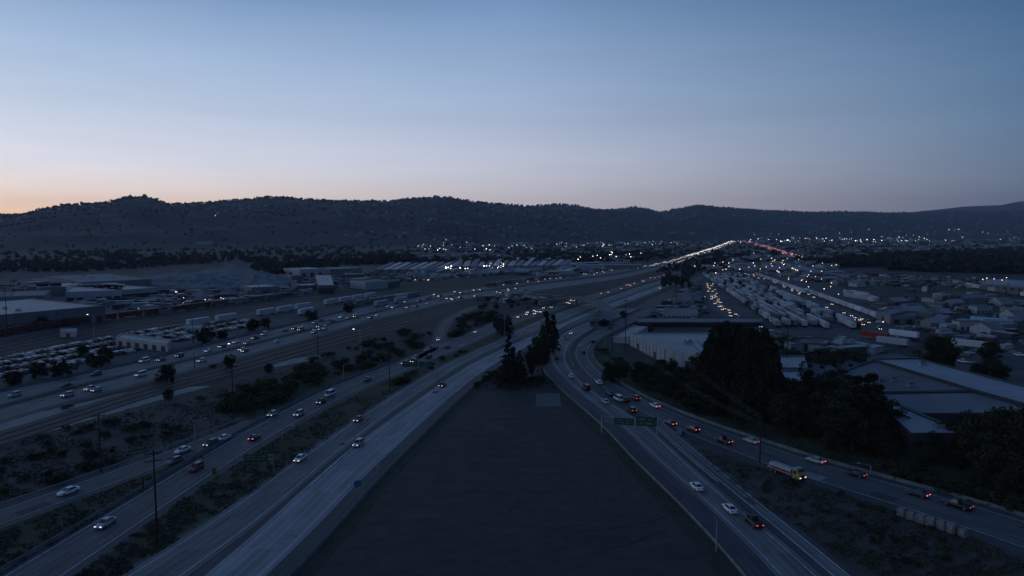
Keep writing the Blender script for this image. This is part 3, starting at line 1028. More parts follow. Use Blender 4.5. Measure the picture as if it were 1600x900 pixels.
CARS = [
    # road, px, py, kind, colour, head, tail, oncoming, label
    ('C', 107, 772, 'sedan', 'white', 0, 0, 1, 'white sedan alone on the left slip road, nearest car on it'),
    ('B', 165, 822, 'sedan', 'silver', 1, 0, 1, 'silver sedan with lit headlights, nearest car on the wide left carriageway'),
    ('C', 285, 707, 'sedan', 'white', 0, 0, 1, 'white sedan on the slip road beside a dark car with a pale roof'),
    ('C', 273, 724, 'hatchback', 'grey', 0, 0, 1, 'dark grey hatchback with pale roof glint, just above the red vehicle'),
    ('C', 330, 697, 'suv', 'dark blue', 1, 0, 1, 'dark suv with lit headlights right in front of a white sedan on the slip road'),
    ('C', 349, 688, 'sedan', 'white', 0, 0, 1, 'white sedan tailing the dark suv at the end of the concrete barrier'),
    ('B', 307, 735, 'suv', 'red', 0, 0, 1, 'boxy red suv on the left carriageway near the cantilever sign'),
    ('B', 398, 687, 'sedan', 'dark blue', 0, 2, 0, 'dark sedan with one red glow, left of the white cantilever sign post'),
    ('B', 426, 650, 'hatchback', 'silver', 1, 0, 1, 'silver hatchback in the outer lane next to the slip road merge'),
    ('B', 467, 650, 'suv', 'silver', 1, 0, 1, 'silver suv with lit headlights in the middle of the left carriageway'),
    ('B', 502, 630, 'sedan', 'black', 1, 0, 1, 'black sedan with lit headlights in front of a pale van'),
    ('B', 515, 619, 'van', 'white', 0, 0, 1, 'white van just behind the black sedan on the left carriageway'),
    ('B', 574, 595, 'sedan', 'grey', 0, 0, 1, 'lone dark grey sedan near the tall pole on the left carriageway'),
    ('B', 633, 570, 'suv', 'black', 2, 0, 1, 'black suv with two bright headlights beside the green overhead sign'),
    ('B', 647, 567, 'suv', 'dark blue', 2, 0, 1, 'dark blue suv close behind the black suv with bright headlights'),
    ('B', 648, 560, 'sedan', 'silver', 0, 0, 1, 'small silver sedan on the outer edge below the loop ramp'),
    ('B', 670, 560, 'suv', 'dark red', 0, 0, 1, 'dark red suv in the near lane below the loop ramp mouth'),
    ('B', 666, 549, 'sedan', 'silver', 0, 1, 1, 'silver sedan leaving the mouth of the loop ramp'),
    ('B', 675, 545.5, 'hatchback', 'dark red', 0, 2, 1, 'dark red hatchback following the silver sedan out of the loop ramp'),
    ('K', 684.5, 532, 'sedan', 'white', 2, 0, 1, 'white sedan with headlights coming down the narrow loop ramp'),
    ('B', 699, 544, 'sedan', 'black', 0, 0, 1, 'black sedan alone on the near lane beyond the loop ramp mouth'),
    ('B', 727, 517, 'hatchback', 'red', 0, 2, 1, 'red hatchback with glowing lamps at the outer edge beside the bushes'),
    ('B', 744, 520, 'sedan', 'white', 2, 0, 1, 'white sedan with headlights on the bare pale bend before the round tree'),
    ('D1', 560, 658, 'sedan', 'grey', 1, 0, 1, 'dark grey sedan with warm headlights on the first central carriageway'),
    ('D1', 469, 720, 'sedan', 'white', 1, 0, 1, 'white sedan with blue windows, nearest car on the first central carriageway'),
    ('D2', 560, 697, 'suv', 'silver', 1, 0, 1, 'silver suv with headlights on the pale second central carriageway'),
    ('D2', 691, 604, 'sedan', 'dark red', 1, 0, 1, 'dark red sedan on the pale second central carriageway near the conifers'),
    ('E1', 893, 590, 'sedan', 'white', 1, 0, 0, 'white sedan on the inner bend of the right hand curve'),
    ('E1', 916, 609, 'van', 'dark red', 0, 0, 0, 'dark red van on the inner right curve above the sign gantry'),
    ('E1', 946, 630, 'sedan', 'silver', 0, 0, 0, 'silver sedan on the inner right curve just above the sign gantry'),
    ('E1', 870, 562, 'sedan', 'black', 0, 0, 0, 'black sedan at the tightest point of the inner right curve'),
    ('E1', 873, 547, 'hatchback', 'black', 0, 0, 0, 'black hatchback second in the dark pair at the tightest bend'),
    ('E1', 885, 530, 'sedan', 'dark red', 0, 1, 0, 'dark red sedan right behind the headlights at the top of the bend'),
    ('E1', 893, 522, 'sedan', 'white', 2, 0, 1, 'white sedan with bright lamps at the top of the inner bend'),
    ('F', 936, 600, 'sedan', 'white', 1, 0, 0, 'white sedan alone on the outer right curve beside the trees'),
    ('F', 954, 617, 'sedan', 'grey', 0, 0, 0, 'grey sedan at the tail of the bunch on the outer right curve'),
    ('F', 966, 626, 'van', 'white', 0, 0, 0, 'white van leading two dark red cars in the bunch'),
    ('F', 977, 627.5, 'sedan', 'dark red', 0, 0, 0, 'dark red sedan boxed in between the white van and the red suv'),
    ('F', 993, 625, 'suv', 'red', 0, 1, 0, 'red suv with a pale roof on the outer edge of the bunch'),
    ('F', 1023, 636.5, 'sedan', 'white', 0, 2, 0, 'white sedan with red tail lights hugging the outer barrier'),
    ('F', 986, 644, 'suv', 'black', 0, 1, 0, 'black suv beside the median, right above the green gantry sign'),
    ('F', 1047, 664, 'sedan', 'dark red', 0, 2, 0, 'dark red sedan just right of the sign gantry post'),
    ('F', 1082, 674, 'suv', 'black', 0, 2, 0, 'black suv with bright red lamps on the near edge past the gantry'),
    ('F', 1130, 692, 'pickup', 'black', 0, 2, 0, 'long black pickup on the near edge, one lamp glowing'),
    ('F', 1173, 692, 'sedan', 'silver', 0, 1, 0, 'silver sedan with red lamps beside the dark utility pole'),
    ('F', 1274, 723, 'sedan', 'silver', 0, 2, 0, 'silver sedan with red lamps passing the yellow truck'),
    ('F', 1337, 744, 'sedan', 'black', 0, 1, 0, 'black low sedan alone to the right of the yellow truck'),
    ('F', 1433, 775, 'sedan', 'dark blue', 0, 2, 0, 'dark blue sedan with strong red lamps beyond the white bales'),
    ('F', 1495, 793, 'pickup', 'black', 0, 1, 0, 'black pickup, rightmost vehicle on the right hand road'),
    ('F', 927, 535, 'sedan', 'black', 0, 0, 0, 'black sedan on the far side of the outer right curve, higher one'),
    ('F', 912, 552, 'sedan', 'dark blue', 0, 0, 0, 'dark blue sedan on the far side of the outer right curve, lower one'),
    ('E1', 1088, 764, 'sedan', 'white', 0, 0, 0, 'white sedan farther of the two white cars right of the dark lot'),
    ('E1', 1140, 799, 'sedan', 'white', 0, 0, 0, 'white sedan between another white sedan and the black pickup'),
    ('E1', 1177, 820, 'pickup', 'black', 0, 1, 0, 'black pickup nearest the camera on the right carriageway'),
]
for r, x, y, k, c_, h, t, onc, lab in CARS:
    p, a = on_road(r, x, y, onc)
    car(k, c_, p, a, lab, h, t)

# the farther freeway: cars placed where the photograph shows them
FAR = [('A1', 23, 620, 'silver', 0), ('A1', 150, 587, 'grey', 0), ('A1', 103, 605, 'dark red', 0), ('A1', 226, 566, 'white', 1), ('A1', 252, 564, 'grey', 1), ('A1', 281, 558, 'black', 1), ('A1', 325, 550, 'white', 1),
       ('A1', 347, 543, 'black', 2), ('A1', 369, 536, 'white', 1), ('A1', 386, 538, 'tan', 1), ('A1', 399, 530, 'black', 2), ('A1', 413, 524, 'white', 1), ('A1', 445, 518, 'grey', 0), ('A1', 460, 515, 'black', 2), ('A1', 470, 517, 'red', 2), ('A1', 471, 513.5, 'white', 2),
       ('A1', 492, 506, 'silver', 1), ('A1', 502, 502, 'grey', 0), ('A1', 513, 501, 'silver', 0), ('A1', 533, 497, 'white', 2), ('A1', 545, 498, 'black', 1), ('A1', 555, 493, 'white', 1), ('A1', 556, 496, 'silver', 2),
       ('A1', 607, 480, 'white', 1), ('A1', 614, 481.5, 'white', 2), ('A1', 590, 488, 'black', 0), ('A1', 520, 503.5, 'dark blue', 0), ('A1', 634, 473, 'white', 2), ('A1', 654, 468, 'white', 0), ('A1', 655, 471, 'red', 1), ('A1', 668, 468, 'black', 0),
       ('A2', 106, 620, 'silver', 1), ('A2', 143, 610, 'white', 1), ('A2', 151, 612, 'silver', 1), ('A2', 220, 588, 'white', 1), ('A2', 315, 566, 'white', 1), ('A2', 378, 548, 'white', 2), ('A2', 383, 550, 'grey', 2), ('A2', 432, 535, 'white', 0),
       ('A2', 491, 521, 'silver', 1), ('A2', 493, 517, 'grey', 1), ('A2', 500, 516, 'white', 2), ('A2', 507, 514.5, 'white', 2), ('A2', 499, 512, 'black', 2), ('A2', 579, 498, 'black', 2), ('A2', 590, 494, 'white', 1), ('A2', 637, 481.5, 'black', 2), ('A2', 650, 480, 'grey', 1), ('A2', 668, 475, 'white', 1)]
ORD = {}
WORDS = ['first', 'second', 'third', 'fourth', 'fifth', 'sixth', 'seventh', 'eighth', 'ninth', 'tenth', 'eleventh', 'twelfth', 'thirteenth', 'fourteenth']
KINDS = ['sedan', 'suv', 'sedan', 'hatchback', 'van', 'sedan', 'suv', 'pickup']
for r in ('A1', 'A2'):
    sel = sorted([f for f in FAR if f[0] == r], key=lambda f: -f[2])
    for j, (rr, x, y, c_, h) in enumerate(sel):
        k = KINDS[(j * 5 + len(c_)) % 8]
        ORD[(r, c_)] = ORD.get((r, c_), -1) + 1
        lab = '%s nearest %s vehicle on the %s carriageway of the far left freeway' % (WORDS[ORD[(r, c_)]], c_, 'upper' if r == 'A1' else 'lower')
        p, a = on_road(r, x, y, 1)
        car(k, c_, p, a, lab, h, 0)


# low detail cars for distances where a car is a few pixels
def small_car(kind, hm, tm, hsz=.34):
    d = CAR[kind]
    mb = MB()
    mb.loft(body_rings(d['st']), M_car)
    gl, rf = gh_rings(d['gb'], d['gr'])
    mb.loft(gl, M_glass)
    mb.loft(rf, M_car)
    for x in d['wx']:
        for y in (-.88, .88):
            mb.box(x - d['wr'], x + d['wr'], y - .12, y + .12, 0, d['wr'] * 2, M_tyre)
    x1, x0 = d['st'][-1][0], d['st'][0][0]
    for y in (-.6, .6):
        mb.box(x1 - .1, x1 + .04, y - hsz / 2, y + hsz / 2, .6, .6 + hsz * .7, hm)
        mb.box(x0 - .04, x0 + .1, y - hsz / 2, y + hsz / 2, .75, .75 + hsz * .7, tm)
    return mb.mesh('car')


SM = {}
for k in ('sedan', 'suv', 'van', 'pickup'):
    SM[k, 'off'] = small_car(k, M_lens, M_trim, .3)
    SM[k, 'head'] = small_car(k, M_h3, M_trim, .4)
    SM[k, 'tail'] = small_car(k, M_lens, M_t3, .4)
PICK = ['white', 'silver', 'silver', 'silver', 'grey', 'grey', 'black', 'black', 'blue', 'dark red', 'dark blue', 'pale blue', 'pale blue', 'dark blue', 'grey', 'silver', 'white']


def sc_car(loc, rz, state, label, group, col=None, name='car'):
    k = rng.choice(['sedan', 'sedan', 'suv', 'van', 'pickup'])
    o = ob(name, SM[k, state], None, loc, rz)
    o.color = (*COLS[col or rng.choice(PICK)], 1)
    tag(o, label, 'car', group)
    NCAR[0] += 1
    return o


# rest of the traffic on the middle stretches
def traffic(rk, y_from, y_to, n, onc, state, label, group, lanes):
    r = RD[rk]
    idx = [i for i, p in enumerate(r.mid) if y_to <= proj(p)[1] <= y_from]
    if not idx: return
    used = []
    for _ in range(n * 4):
        if n <= 0: break
        i = rng.choice(idx)
        l = rng.randrange(lanes)
        if any(abs(r.s[i] - s_) < 9 and l == l_ for s_, l_ in used): continue
        used.append((r.s[i], l))
        off = -r.w[i] / 2 + r.w[i] * (0.12 + 0.76 * (l + .5) / lanes) + rng.uniform(-.5, .5) * (3 if rk in 'HY' else 1)
        p = r.pt(i, off, LANE_Z + .01)
        d = r.dir[i]
        sc_car(p, math.atan2(d.y, d.x) + (math.pi if onc else 0), state if rng.random() < .8 else 'off', label, group)
        n -= 1


traffic('A1', 470, 440, 14, 1, 'head', 'oncoming car with headlights, on the middle stretch of the far left freeway', 'oncoming cars on the middle stretch of the far left freeway', 4)
traffic('A2', 473, 450, 14, 1, 'head', 'car in the dense queue on the lower carriageway of the far left freeway', 'queued cars on the far left freeway', 3)
traffic('A1', 440, 414, 26, 1, 'head', 'tiny oncoming car with bright headlights beyond the flyover', 'oncoming cars beyond the flyover', 4)
traffic('B', 500, 470, 13, 1, 'head', 'small car in the bunch between the bushes and the dark pointed tree', 'cars bunched before the flyover', 3)
traffic('B', 462, 428, 20, 0, 'tail', 'tiny car with red tail lights queueing beyond the flyover', 'cars queueing with red tail lights beyond the flyover', 3)
traffic('D2', 470, 440, 3, 1, 'head', 'tiny car with headlights on the pale far end of the central carriageways', 'cars on the far end of the central carriageways', 3)
traffic('H', 520, 444, 46, 0, 'head', 'small car with headlights in the queue beside the truck yard', 'cars queueing beside the truck yard', 2)
traffic('Y', 545, 428, 40, 0, 'head', 'small vehicle with warm lamps in the queue behind the white trailers', 'vehicles queueing behind the white trailers', 3)

# distant traffic nobody could count: one mesh of cars with lit lamps
SBOX = [(-2.2, 2.2, -.85, .85, .2, .95), (-1.6, .9, -.7, .7, .95, 1.45)]


def add_far_car(mb, p, a, hm, tm, paint, hs):
    M = Matrix.Translation(p) @ Matrix.Rotation(a, 4, 'Z')
    for b in SBOX: mb.box(*b, paint, M)
    if hm:
        for y in (-.62, .62): mb.box(2.15, 2.3, y - hs / 2, y + hs / 2, .55, .55 + hs, hm, M)
    if tm:
        for y in (-.62, .62): mb.box(-2.3, -2.15, y - hs / 2, y + hs / 2, .6, .6 + hs, tm, M)


FP = [mat('far_paint_pale', (.5, .5, .5), rough=.4), mat('far_paint_grey', (.15, .15, .16), rough=.4), mat('far_paint_dark', (.02, .02, .025), rough=.4), mat('far_paint_blue', (.05, .07, .11), rough=.4)]
mb = MB()
for rk in ('A1', 'A2'):
    r = RD[rk]
    for i, p in enumerate(r.mid):
        y = proj(p)[1]
        if y > 416: continue
        for l in range(4 if rk == 'A1' else 3):
            if rng.random() < (.24 if rk == 'A1' else .05):
                q = r.pt(i, -r.w[i] / 2 + r.w[i] * (.12 + .76 * (l + .5) / 4), LANE_Z)
                d = r.dir[i]
                add_far_car(mb, q, math.atan2(d.y, d.x) + math.pi, M_h4 if y < 400 else M_h3, None, rng.choice(FP), .4)
r = RD['J']
for i, p in enumerate(r.mid):
    for l in range(3):
        if rng.random() < (.05 if proj(p)[1] < 382 else .13):
            q = r.pt(i, -r.w[i] / 2 + r.w[i] * (l + .5) / 3, LANE_Z)
            d = r.dir[i]
            y = proj(q)[1]
            away = l == 0 and rng.random() < .4
            add_far_car(mb, q, math.atan2(d.y, d.x) + (0 if away else math.pi), M_h3, M_t4 if y < 400 else M_t3, rng.choice(FP), .6)
tag(ob('distant_traffic', mb.mesh('distant_traffic')), 'distant stream of headlights and tail lights on the freeway under the hills', 'traffic', None, 'stuff')


# ------------------------------------------------------------------ crowded car parks
def in_poly(x, y, poly):
    c_ = False
    j = len(poly) - 1
    for i in range(len(poly)):
        if (poly[i][1] > y) != (poly[j][1] > y) and x < (poly[j][0] - poly[i][0]) * (y - poly[i][1]) / (poly[j][1] - poly[i][1]) + poly[i][0]: c_ = not c_
        j = i
    return c_


LOT = [(-80, 618), (-80, 578), (200, 521), (285, 510), (380, 500), (400, 505), (390, 512), (330, 526), (205, 556), (60, 584)]
HOLE = [(175, 522), (275, 534), (270, 552), (175, 543)]
spots = []
r = RD['A1']
for row in range(16):
    off0 = 14 + row * 6.6 + (3.5 if row % 2 else 0)
    for i in range(0, len(r.mid)):
        for sub in (0, 3.0):
            if rng.random() < .17: continue
            p = r.pt(i, -r.w[i] / 2 - off0 + rng.uniform(-.6, .6), .03) + r.dir[i] * (sub + rng.uniform(-.4, .4))
            x, y = proj(p)
            if in_poly(x, y, LOT) and not in_poly(x, y, HOLE):
                d = r.dir[i]
                spots.append((y, p, math.atan2(d.y, d.x) + math.pi / 2 + rng.choice((0, math.pi)) + rng.uniform(-.06, .06)))
spots.sort(key=lambda s_: -s_[0])
LEFT_N = 300 - NCAR[0] - 14
rest = []
for n_, (y, p, a) in enumerate(spots):
    if n_ < LEFT_N:
        sc_car(p, a, 'off', 'car parked in the crowded car park between the far left freeway and the railway', 'cars parked in the crowded car park', name='parked_car')
    else: rest.append((p, a))
mb = MB()
for p, a in rest: add_far_car(mb, p, a, None, None, rng.choice(FP), .4)
for poly, n_ in (([(640, 446), (650, 438), (760, 431), (770, 436)], 110), ([(1040, 500), (1050, 462), (1100, 440), (1110, 490)], 45), ([(1100, 430), (1160, 415), (1300, 418), (1330, 432), (1160, 428)], 120), ([(1340, 500), (1440, 480), (1600, 530), (1600, 560), (1500, 556), (1420, 530)], 60),
                 ([(830, 440), (1000, 408), (1040, 402), (940, 425)], 120), ([(1380, 430), (1600, 436), (1600, 450), (1420, 440)], 90), ([(180, 470), (330, 462), (330, 478), (200, 492)], 50), ([(420, 450), (600, 440), (600, 452), (430, 468)], 60), ([(1215, 555), (1330, 545), (1350, 556), (1230, 562)], 20)):
    k = 0
    x0, x1 = min(q[0] for q in poly), max(q[0] for q in poly)
    y0, y1 = min(q[1] for q in poly), max(q[1] for q in poly)
    for _ in range(n_ * 10):
        if k >= n_: break
        x, y = rng.uniform(x0, x1), rng.uniform(y0, y1)
        if not in_poly(x, y, poly): continue
        p = P(x, y, .02)
        if not free(p, 3): continue
        add_far_car(mb, p, rng.uniform(0, 6.28), M_h3 if rng.random() < .05 else None, M_t3 if rng.random() < .02 else None, rng.choice(FP), .5)
        k += 1
tag(ob('distant_parked_cars', mb.mesh('distant_parked_cars')), 'distant parked cars filling the lots between the railways and the yards', 'parked cars', None, 'stuff')

# cars standing on the lot behind the big round tree at the right
for j, (x, y, c_, lab) in enumerate([(1505, 567, 'white', 'long white pickup parked left of the small round tree'), (1515, 553, 'silver', 'silver car parked in the row beside the big round tree'), (1530, 549, 'silver', 'silver car parked behind the white pickup near the small tree'), (1498, 545, 'grey', 'grey car parked closest to the big round tree'),
                                     (1525, 570, 'dark red', 'dark red car parked under the spreading tree at right'), (1552, 557, 'white', 'white car parked right below the small round tree'), (1592, 556, 'white', 'white car parked at the right edge of the picture'), (1560, 546, 'silver', 'silver car parked right of the small round tree'), (1540, 560, 'black', 'black car parked between the two trees at right'), (1508, 557, 'grey', 'grey car parked in the middle of the right hand lot')]):
    car('pickup' if j == 0 else 'sedan', c_, P(x, y, .03), 2.2 + .3 * (j % 3), lab)


# ------------------------------------------------------------------ trailers, wagons, truck
M_trl = mat('trailer_white', (1, 1, 1), rough=.55, var=.1, scale=.3, objcol=True)
mb = MB()
mb.box(-7.5, 7.5, -1.3, 1.3, 1.15, 4.05, M_trl)
mb.box(-7.5, 7.5, -1.33, 1.33, 1.1, 1.22, M_steel)
mb.box(-6.6, -3.8, -1.15, -.75, 0, 1.05, M_tyre)
mb.box(-6.6, -3.8, .75, 1.15, 0, 1.05, M_tyre)
mb.box(3.6, 3.9, -.9, -.7, .05, 1.15, M_steel)
mb.box(3.6, 3.9, .7, .9, .05, 1.15, M_steel)
TRAILER = mb.mesh('box_trailer')
NTR = [0]
mb = MB()
mb.box(-3.6, 3.2, -.5, .5, .6, 1.0, M_trim)
mb.loft([[(x_, -1.2, .6), (x_, 1.2, .6), (x_, 1.2, zt - .2), (x_, 1.0, zt), (x_, -1.0, zt), (x_, -1.2, zt - .2)] for x_, zt in ((.2, 3.6), (1.6, 3.6), (2.0, 2.2), (3.5, 1.9))], M_trl)
mb.box(1.64, 2.02, -1.05, 1.05, 2.3, 3.2, M_glass)
for x_ in (2.7, -1.8, -3.0):
    for y_ in (-1.1, 1.1): mb.box(x_ - .5, x_ + .5, y_ - .2, y_ + .2, 0, 1.0, M_tyre)
TRACTOR = mb.mesh('truck_tractor')
th = math.atan((1000 - 800) / F)
tdir = Vector((math.sin(th), math.cos(th), 0))
tang = math.atan2(tdir.y, tdir.x)
m_row = 1.46
row = 0
while m_row < 2.32:
    c0 = m_row * CAM_H
    D = 416 - (m_row - 1.45) * 0 + rng.uniform(0, 8)
    if m_row > 1.8: D = 410 + rng.uniform(-6, 14)
    while D < 905:
        p = Vector((math.tan(th) * D + c0, D, .03))
        x, y = proj(p)
        if rng.random() < (.78 if D < 640 else .62):
            o = ob('box_trailer', TRAILER, None, p, tang + rng.choice((0, math.pi)) + rng.uniform(-.012, .012))
            v = rng.choice((.4, .36, .3, .26, .2, .3, .4, .14))
            o.color = (v, v, v * 1.02, 1) if rng.random() < .985 else (.16, .03, .03, 1)
            tag(o, 'white box trailer parked nose to tail in the crowded truck yard', 'trailer', 'box trailers in the truck yard')
            NTR[0] += 1
        elif rng.random() < .5:
            o = ob('truck_tractor', TRACTOR, None, p, tang + rng.choice((0, math.pi)))
            o.color = (*COLS[rng.choice(('white', 'silver', 'dark red', 'dark blue', 'grey', 'black', 'blue'))], 1)
            tag(o, 'truck tractor parked between the box trailers of the crowded yard', 'truck', 'truck tractors between the box trailers')
        D += 16.0 + rng.choice((0, 0, .4, 2.5))
    m_row += rng.choice((.07, .078, .085)) if row % 3 else .115
    row += 1
for m_row, D0, D1 in ((2.74, 440, 660), (2.66, 640, 900), (3.3, 560, 640), (3.4, 570, 630)):
    D = D0
    while D < D1:
        p = Vector((math.tan(th) * D + m_row * CAM_H, D, .03))
        o = ob('box_trailer', TRAILER, None, p, tang)
        v = rng.choice((.5, .4, .6, .3))
        o.color = (v, v, v, 1)
        tag(o, 'pale box trailer in the single line beyond the queue of lamps', 'trailer', 'trailers in a single line beyond the queue')
        D += 17
for x, y, a, col, lab in ((1412, 528, 2.15, (.6, .62, .62), 'white box trailer standing beside the big round tree'), (1366, 530, 2.15, (.2, .02, .025), 'dark red box trailer alone in the middle of the right hand yard'), (1538, 506, 2.35, (.3, .55, .58), 'pale turquoise box trailer standing alone on the right hand field'),
                          (1560, 509, 2.35, (.2, .3, .4), 'dull blue box trailer behind the turquoise one'), (1514, 544, 2.3, (.5, .5, .5), 'grey white box trailer between the big round tree and the small one'), (1394, 540, 2.2, (.35, .37, .4), 'grey box trailer half hidden behind the big round tree')):
    o = ob('box_trailer', TRAILER, None, P(x, y, .03), a)
    o.color = (*col, 1)
    tag(o, lab, 'trailer')

mb = MB()
mb.box(-8, 8, -1.45, 1.45, 1.0, 4.3, M_trl)
for i in range(9): mb.box(-7.9 + i * 1.95, -7.8 + i * 1.95, -1.5, 1.5, 1.05, 4.25, M_trl)
mb.box(-7.6, -4.8, -1.1, 1.1, 0.2, .95, M_trim)
mb.box(4.8, 7.6, -1.1, 1.1, 0.2, .95, M_trim)
mb.box(-8.6, 8.6, -.15, .15, .8, 1.0, M_trim)
WAGON = mb.mesh('freight_wagon')


def train(px, cols, label, group, gap=18.0):
    ln = resample(world_line(px, 0), gap)
    for j in range(len(ln) - 1):
        p = (ln[j] + ln[j + 1]) / 2
        d = ln[j + 1] - ln[j]
        o = ob('freight_wagon', WAGON, None, (p.x, p.y, .2), math.atan2(d.y, d.x))
        o.scale.x = min(1.0, d.length / 17.4)
        o.color = (*rng.choice(cols), 1)
        tag(o, label, 'wagon', group)


train([(-40, 533), (60, 516), (150, 503), (262, 489)], [(.13, .028, .022), (.10, .024, .02)], 'rust red freight wagon in the long train before the left warehouses', 'rust red wagons of the long train')
train([(268, 488), (350, 477), (440, 466.5)], [(.1, .09, .085), (.22, .22, .22), (.06, .03, .028)], 'drab freight wagon behind the rust red train', 'drab wagons behind the rust red train')
train([(287, 512), (374, 498.5)], [(.5, .5, .52)], 'white freight wagon beside the crowded car park', 'white wagons beside the car park')
train([(400, 495), (487, 481)], [(.45, .46, .48)], 'white freight wagon in the middle rake before the round bushes', 'white wagons of the middle rake')
train([(506, 478), (588, 464)], [(.45, .46, .48)], 'white freight wagon at the far end of the middle rake', 'white wagons at the end of the middle rake')
train([(457, 495.5), (499, 487.5)], [(.5, .5, .5)], 'pale wagon on the siding left of the broad round bush', 'pale wagons on the siding')
train([(553, 479), (600, 471.5), (655, 463)], [(.15, .15, .16), (.4, .42, .45)], 'grey wagon on the siding right of the broad round bush', 'grey wagons on the siding')
train([(580, 481), (640, 471)], [(.3, .3, .31)], 'low grey wagon next to the far left freeway', 'low grey wagons next to the freeway')
train([(760, 449), (850, 436.5), (905, 431)], [(.22, .23, .25), (.12, .05, .04)], 'far grey wagon beyond the busy freeway', 'far wagons beyond the freeway')
train([(1640, 470), (1560, 458), (1490, 444)], [(.3, .3, .32), (.45, .44, .42), (.12, .1, .1)], 'container wagon at the far right beyond the brown field', 'container wagons at the far right')
train([(1640, 458), (1570, 448)], [(.18, .03, .03), (.35, .36, .38)], 'red or grey container wagon in the back row at the far right', 'back row of container wagons at the far right')

# yellow truck on the right shoulder
M_yellow = mat('yellow_truck_paint', (.31, .25, .08), rough=.55, var=.08)
M_white = mat('white_truck_paint', (.3, .3, .31), rough=.5, var=.1)
M_redp = mat('red_panel', (.3, .03, .03), rough=.5, var=.15)
pf, pr = P(1249, 751, .1), P(1210, 736, .1)
d = (pf - pr)
tk = empty('flatbed_truck', (pf + pr) / 2, math.atan2(d.y, d.x))
tag(tk, 'yellow cab truck with red and white bed and glowing lamps on the right shoulder', 'truck')
mb = MB()
f = lambda x, hw, z0, z1: [(x, -hw, z0), (x, hw, z0), (x, hw, z1 - .15), (x, hw - .12, z1), (x, -hw + .12, z1), (x, -hw, z1 - .15)]
mb.loft([f(2.6, 1.2, .55, 2.75), f(3.7, 1.2, .55, 2.8), f(4.1, 1.18, .55, 2.2), f(4.55, 1.1, .55, 1.75)], M_yellow)
kid(ob('cab', mb.mesh('cab')), tk)
mb = MB()
mb.loft([f(2.62, 1.12, 2.74, 3.02), f(3.6, 1.1, 2.78, 2.98)], M_white)
kid(ob('cab_roof', mb.mesh('cab_roof')), tk)
mb = MB()
mb.face([(3.76, -1.02, 2.72), (3.76, 1.02, 2.72), (4.17, 1.02, 2.16), (4.17, -1.02, 2.16)], M_glass)
mb.face([(2.9, 1.212, 1.7), (3.6, 1.212, 1.7), (3.6, 1.212, 2.45), (2.9, 1.212, 2.45)], M_glass)
mb.face([(2.9, -1.212, 1.7), (2.9, -1.212, 2.45), (3.6, -1.212, 2.45), (3.6, -1.212, 1.7)], M_glass)
kid(ob('windscreen', mb.mesh('windscreen')), tk)
mb = MB()
mb.box(4.5, 4.7, -1.15, 1.15, .45, .75, M_trim)
mb.box(4.52, 4.6, -.55, .55, .85, 1.45, M_trim)
kid(ob('bumper', mb.mesh('bumper')), tk)
mb = MB()
mb.box(-4.8, 2.4, -1.25, 1.25, 1.0, 1.25, M_steel)
kid(ob('bed', mb.mesh('bed')), tk)
mb = MB()
mb.loft([[(x, -1.0, 1.25), (x, 1.0, 1.25), (x, 1.15, 1.8), (x, .7, 2.3), (x, -.7, 2.3), (x, -1.15, 1.8)] for x in (-4.4, 1.9)], M_white)
kid(ob('white_load', mb.mesh('white_load')), tk)
for sy in (-1, 1):
    mb = MB()
    mb.box(-3.4, 1.5, sy * 1.19 - .03, sy * 1.19 + .03, 1.3, 1.72, M_redp)
    kid(ob('side_panel', mb.mesh('side_panel')), tk)
mb = MB()
mb.box(2.2, 2.45, -1.1, 1.1, 1.25, 2.5, M_trim)
kid(ob('headboard', mb.mesh('headboard')), tk)
for x in (3.6, -2.4, -3.6):
    for y in (-1.05, 1.05):
        o = ob('wheel', WHEEL, tk, (x, y, .5))
        o.scale = (.5, 1.5, .5)
for y in (-.85, .85): ob('headlight', HL[1], tk, (4.6, y, 1.0))

# white wrapped bales
M_bale = mat('pale_bale_wrap', (.16, .16, .157), rough=.7, var=.4, scale=1.2, bump=.2)


def bale_mesh(seed):
    bm = bmesh.new()
    bmesh.ops.create_cube(bm, size=1.0)
    bmesh.ops.bevel(bm, geom=bm.edges[:], offset=.12, segments=2, affect='EDGES')
    bmesh.ops.subdivide_edges(bm, edges=bm.edges[:], cuts=1)
    for v in bm.verts:
        n_ = mno.noise_vector(v.co * 2.3 + Vector((seed * 7, 0, 0)))
        v.co += n_ * .07
        v.co.z += .5
        v.co = Vector((v.co.x * 1.45, v.co.y * 1.5, max(0, v.co.z) * 1.7))
    me = bpy.data.meshes.new('wrapped_bale')
    bm.to_mesh(me)
    bm.free()
    me.materials.append(M_bale)
    return me


BALES = [bale_mesh(i) for i in range(4)]
bl = resample(world_line([(1409, 807), (1450, 821), (1505, 839)], 0), 1.75)
for j, p in enumerate(bl):
    o = ob('wrapped_bale', BALES[j % 4], None, (p.x, p.y, .02), .5 + rng.uniform(-.2, .2))
    s_ = rng.uniform(1.05, 1.25) * (.85 if j == len(bl) - 1 else 1)
    o.scale = (s_, s_, s_ * rng.uniform(.85, 1.05))
    tag(o, '%s pale wrapped bale from the left in the row beside the right hand road' % (WORDS[j] if j < 14 else 'last'), 'bale', 'wrapped bales beside the right hand road')
# ------------------------------------------------------------------ trees and shrubs
M_bark = mat('bark', (.035, .028, .022), rough=.95, var=.3, scale=3)


def leaf_mat(name, c1, c2):
    m = mat(name, c1, rough=.9, scale=.5, detail=6, col2=c2, spec=.1)
    return m


M_leafd = leaf_mat('dark_conifer_leaf', (.014, .020, .013), (.034, .042, .026))
M_leafb = leaf_mat('dark_broad_leaf', (.018, .024, .012), (.05, .055, .03))
M_leafy = leaf_mat('olive_shrub_leaf', (.025, .032, .014), (.075, .075, .036))


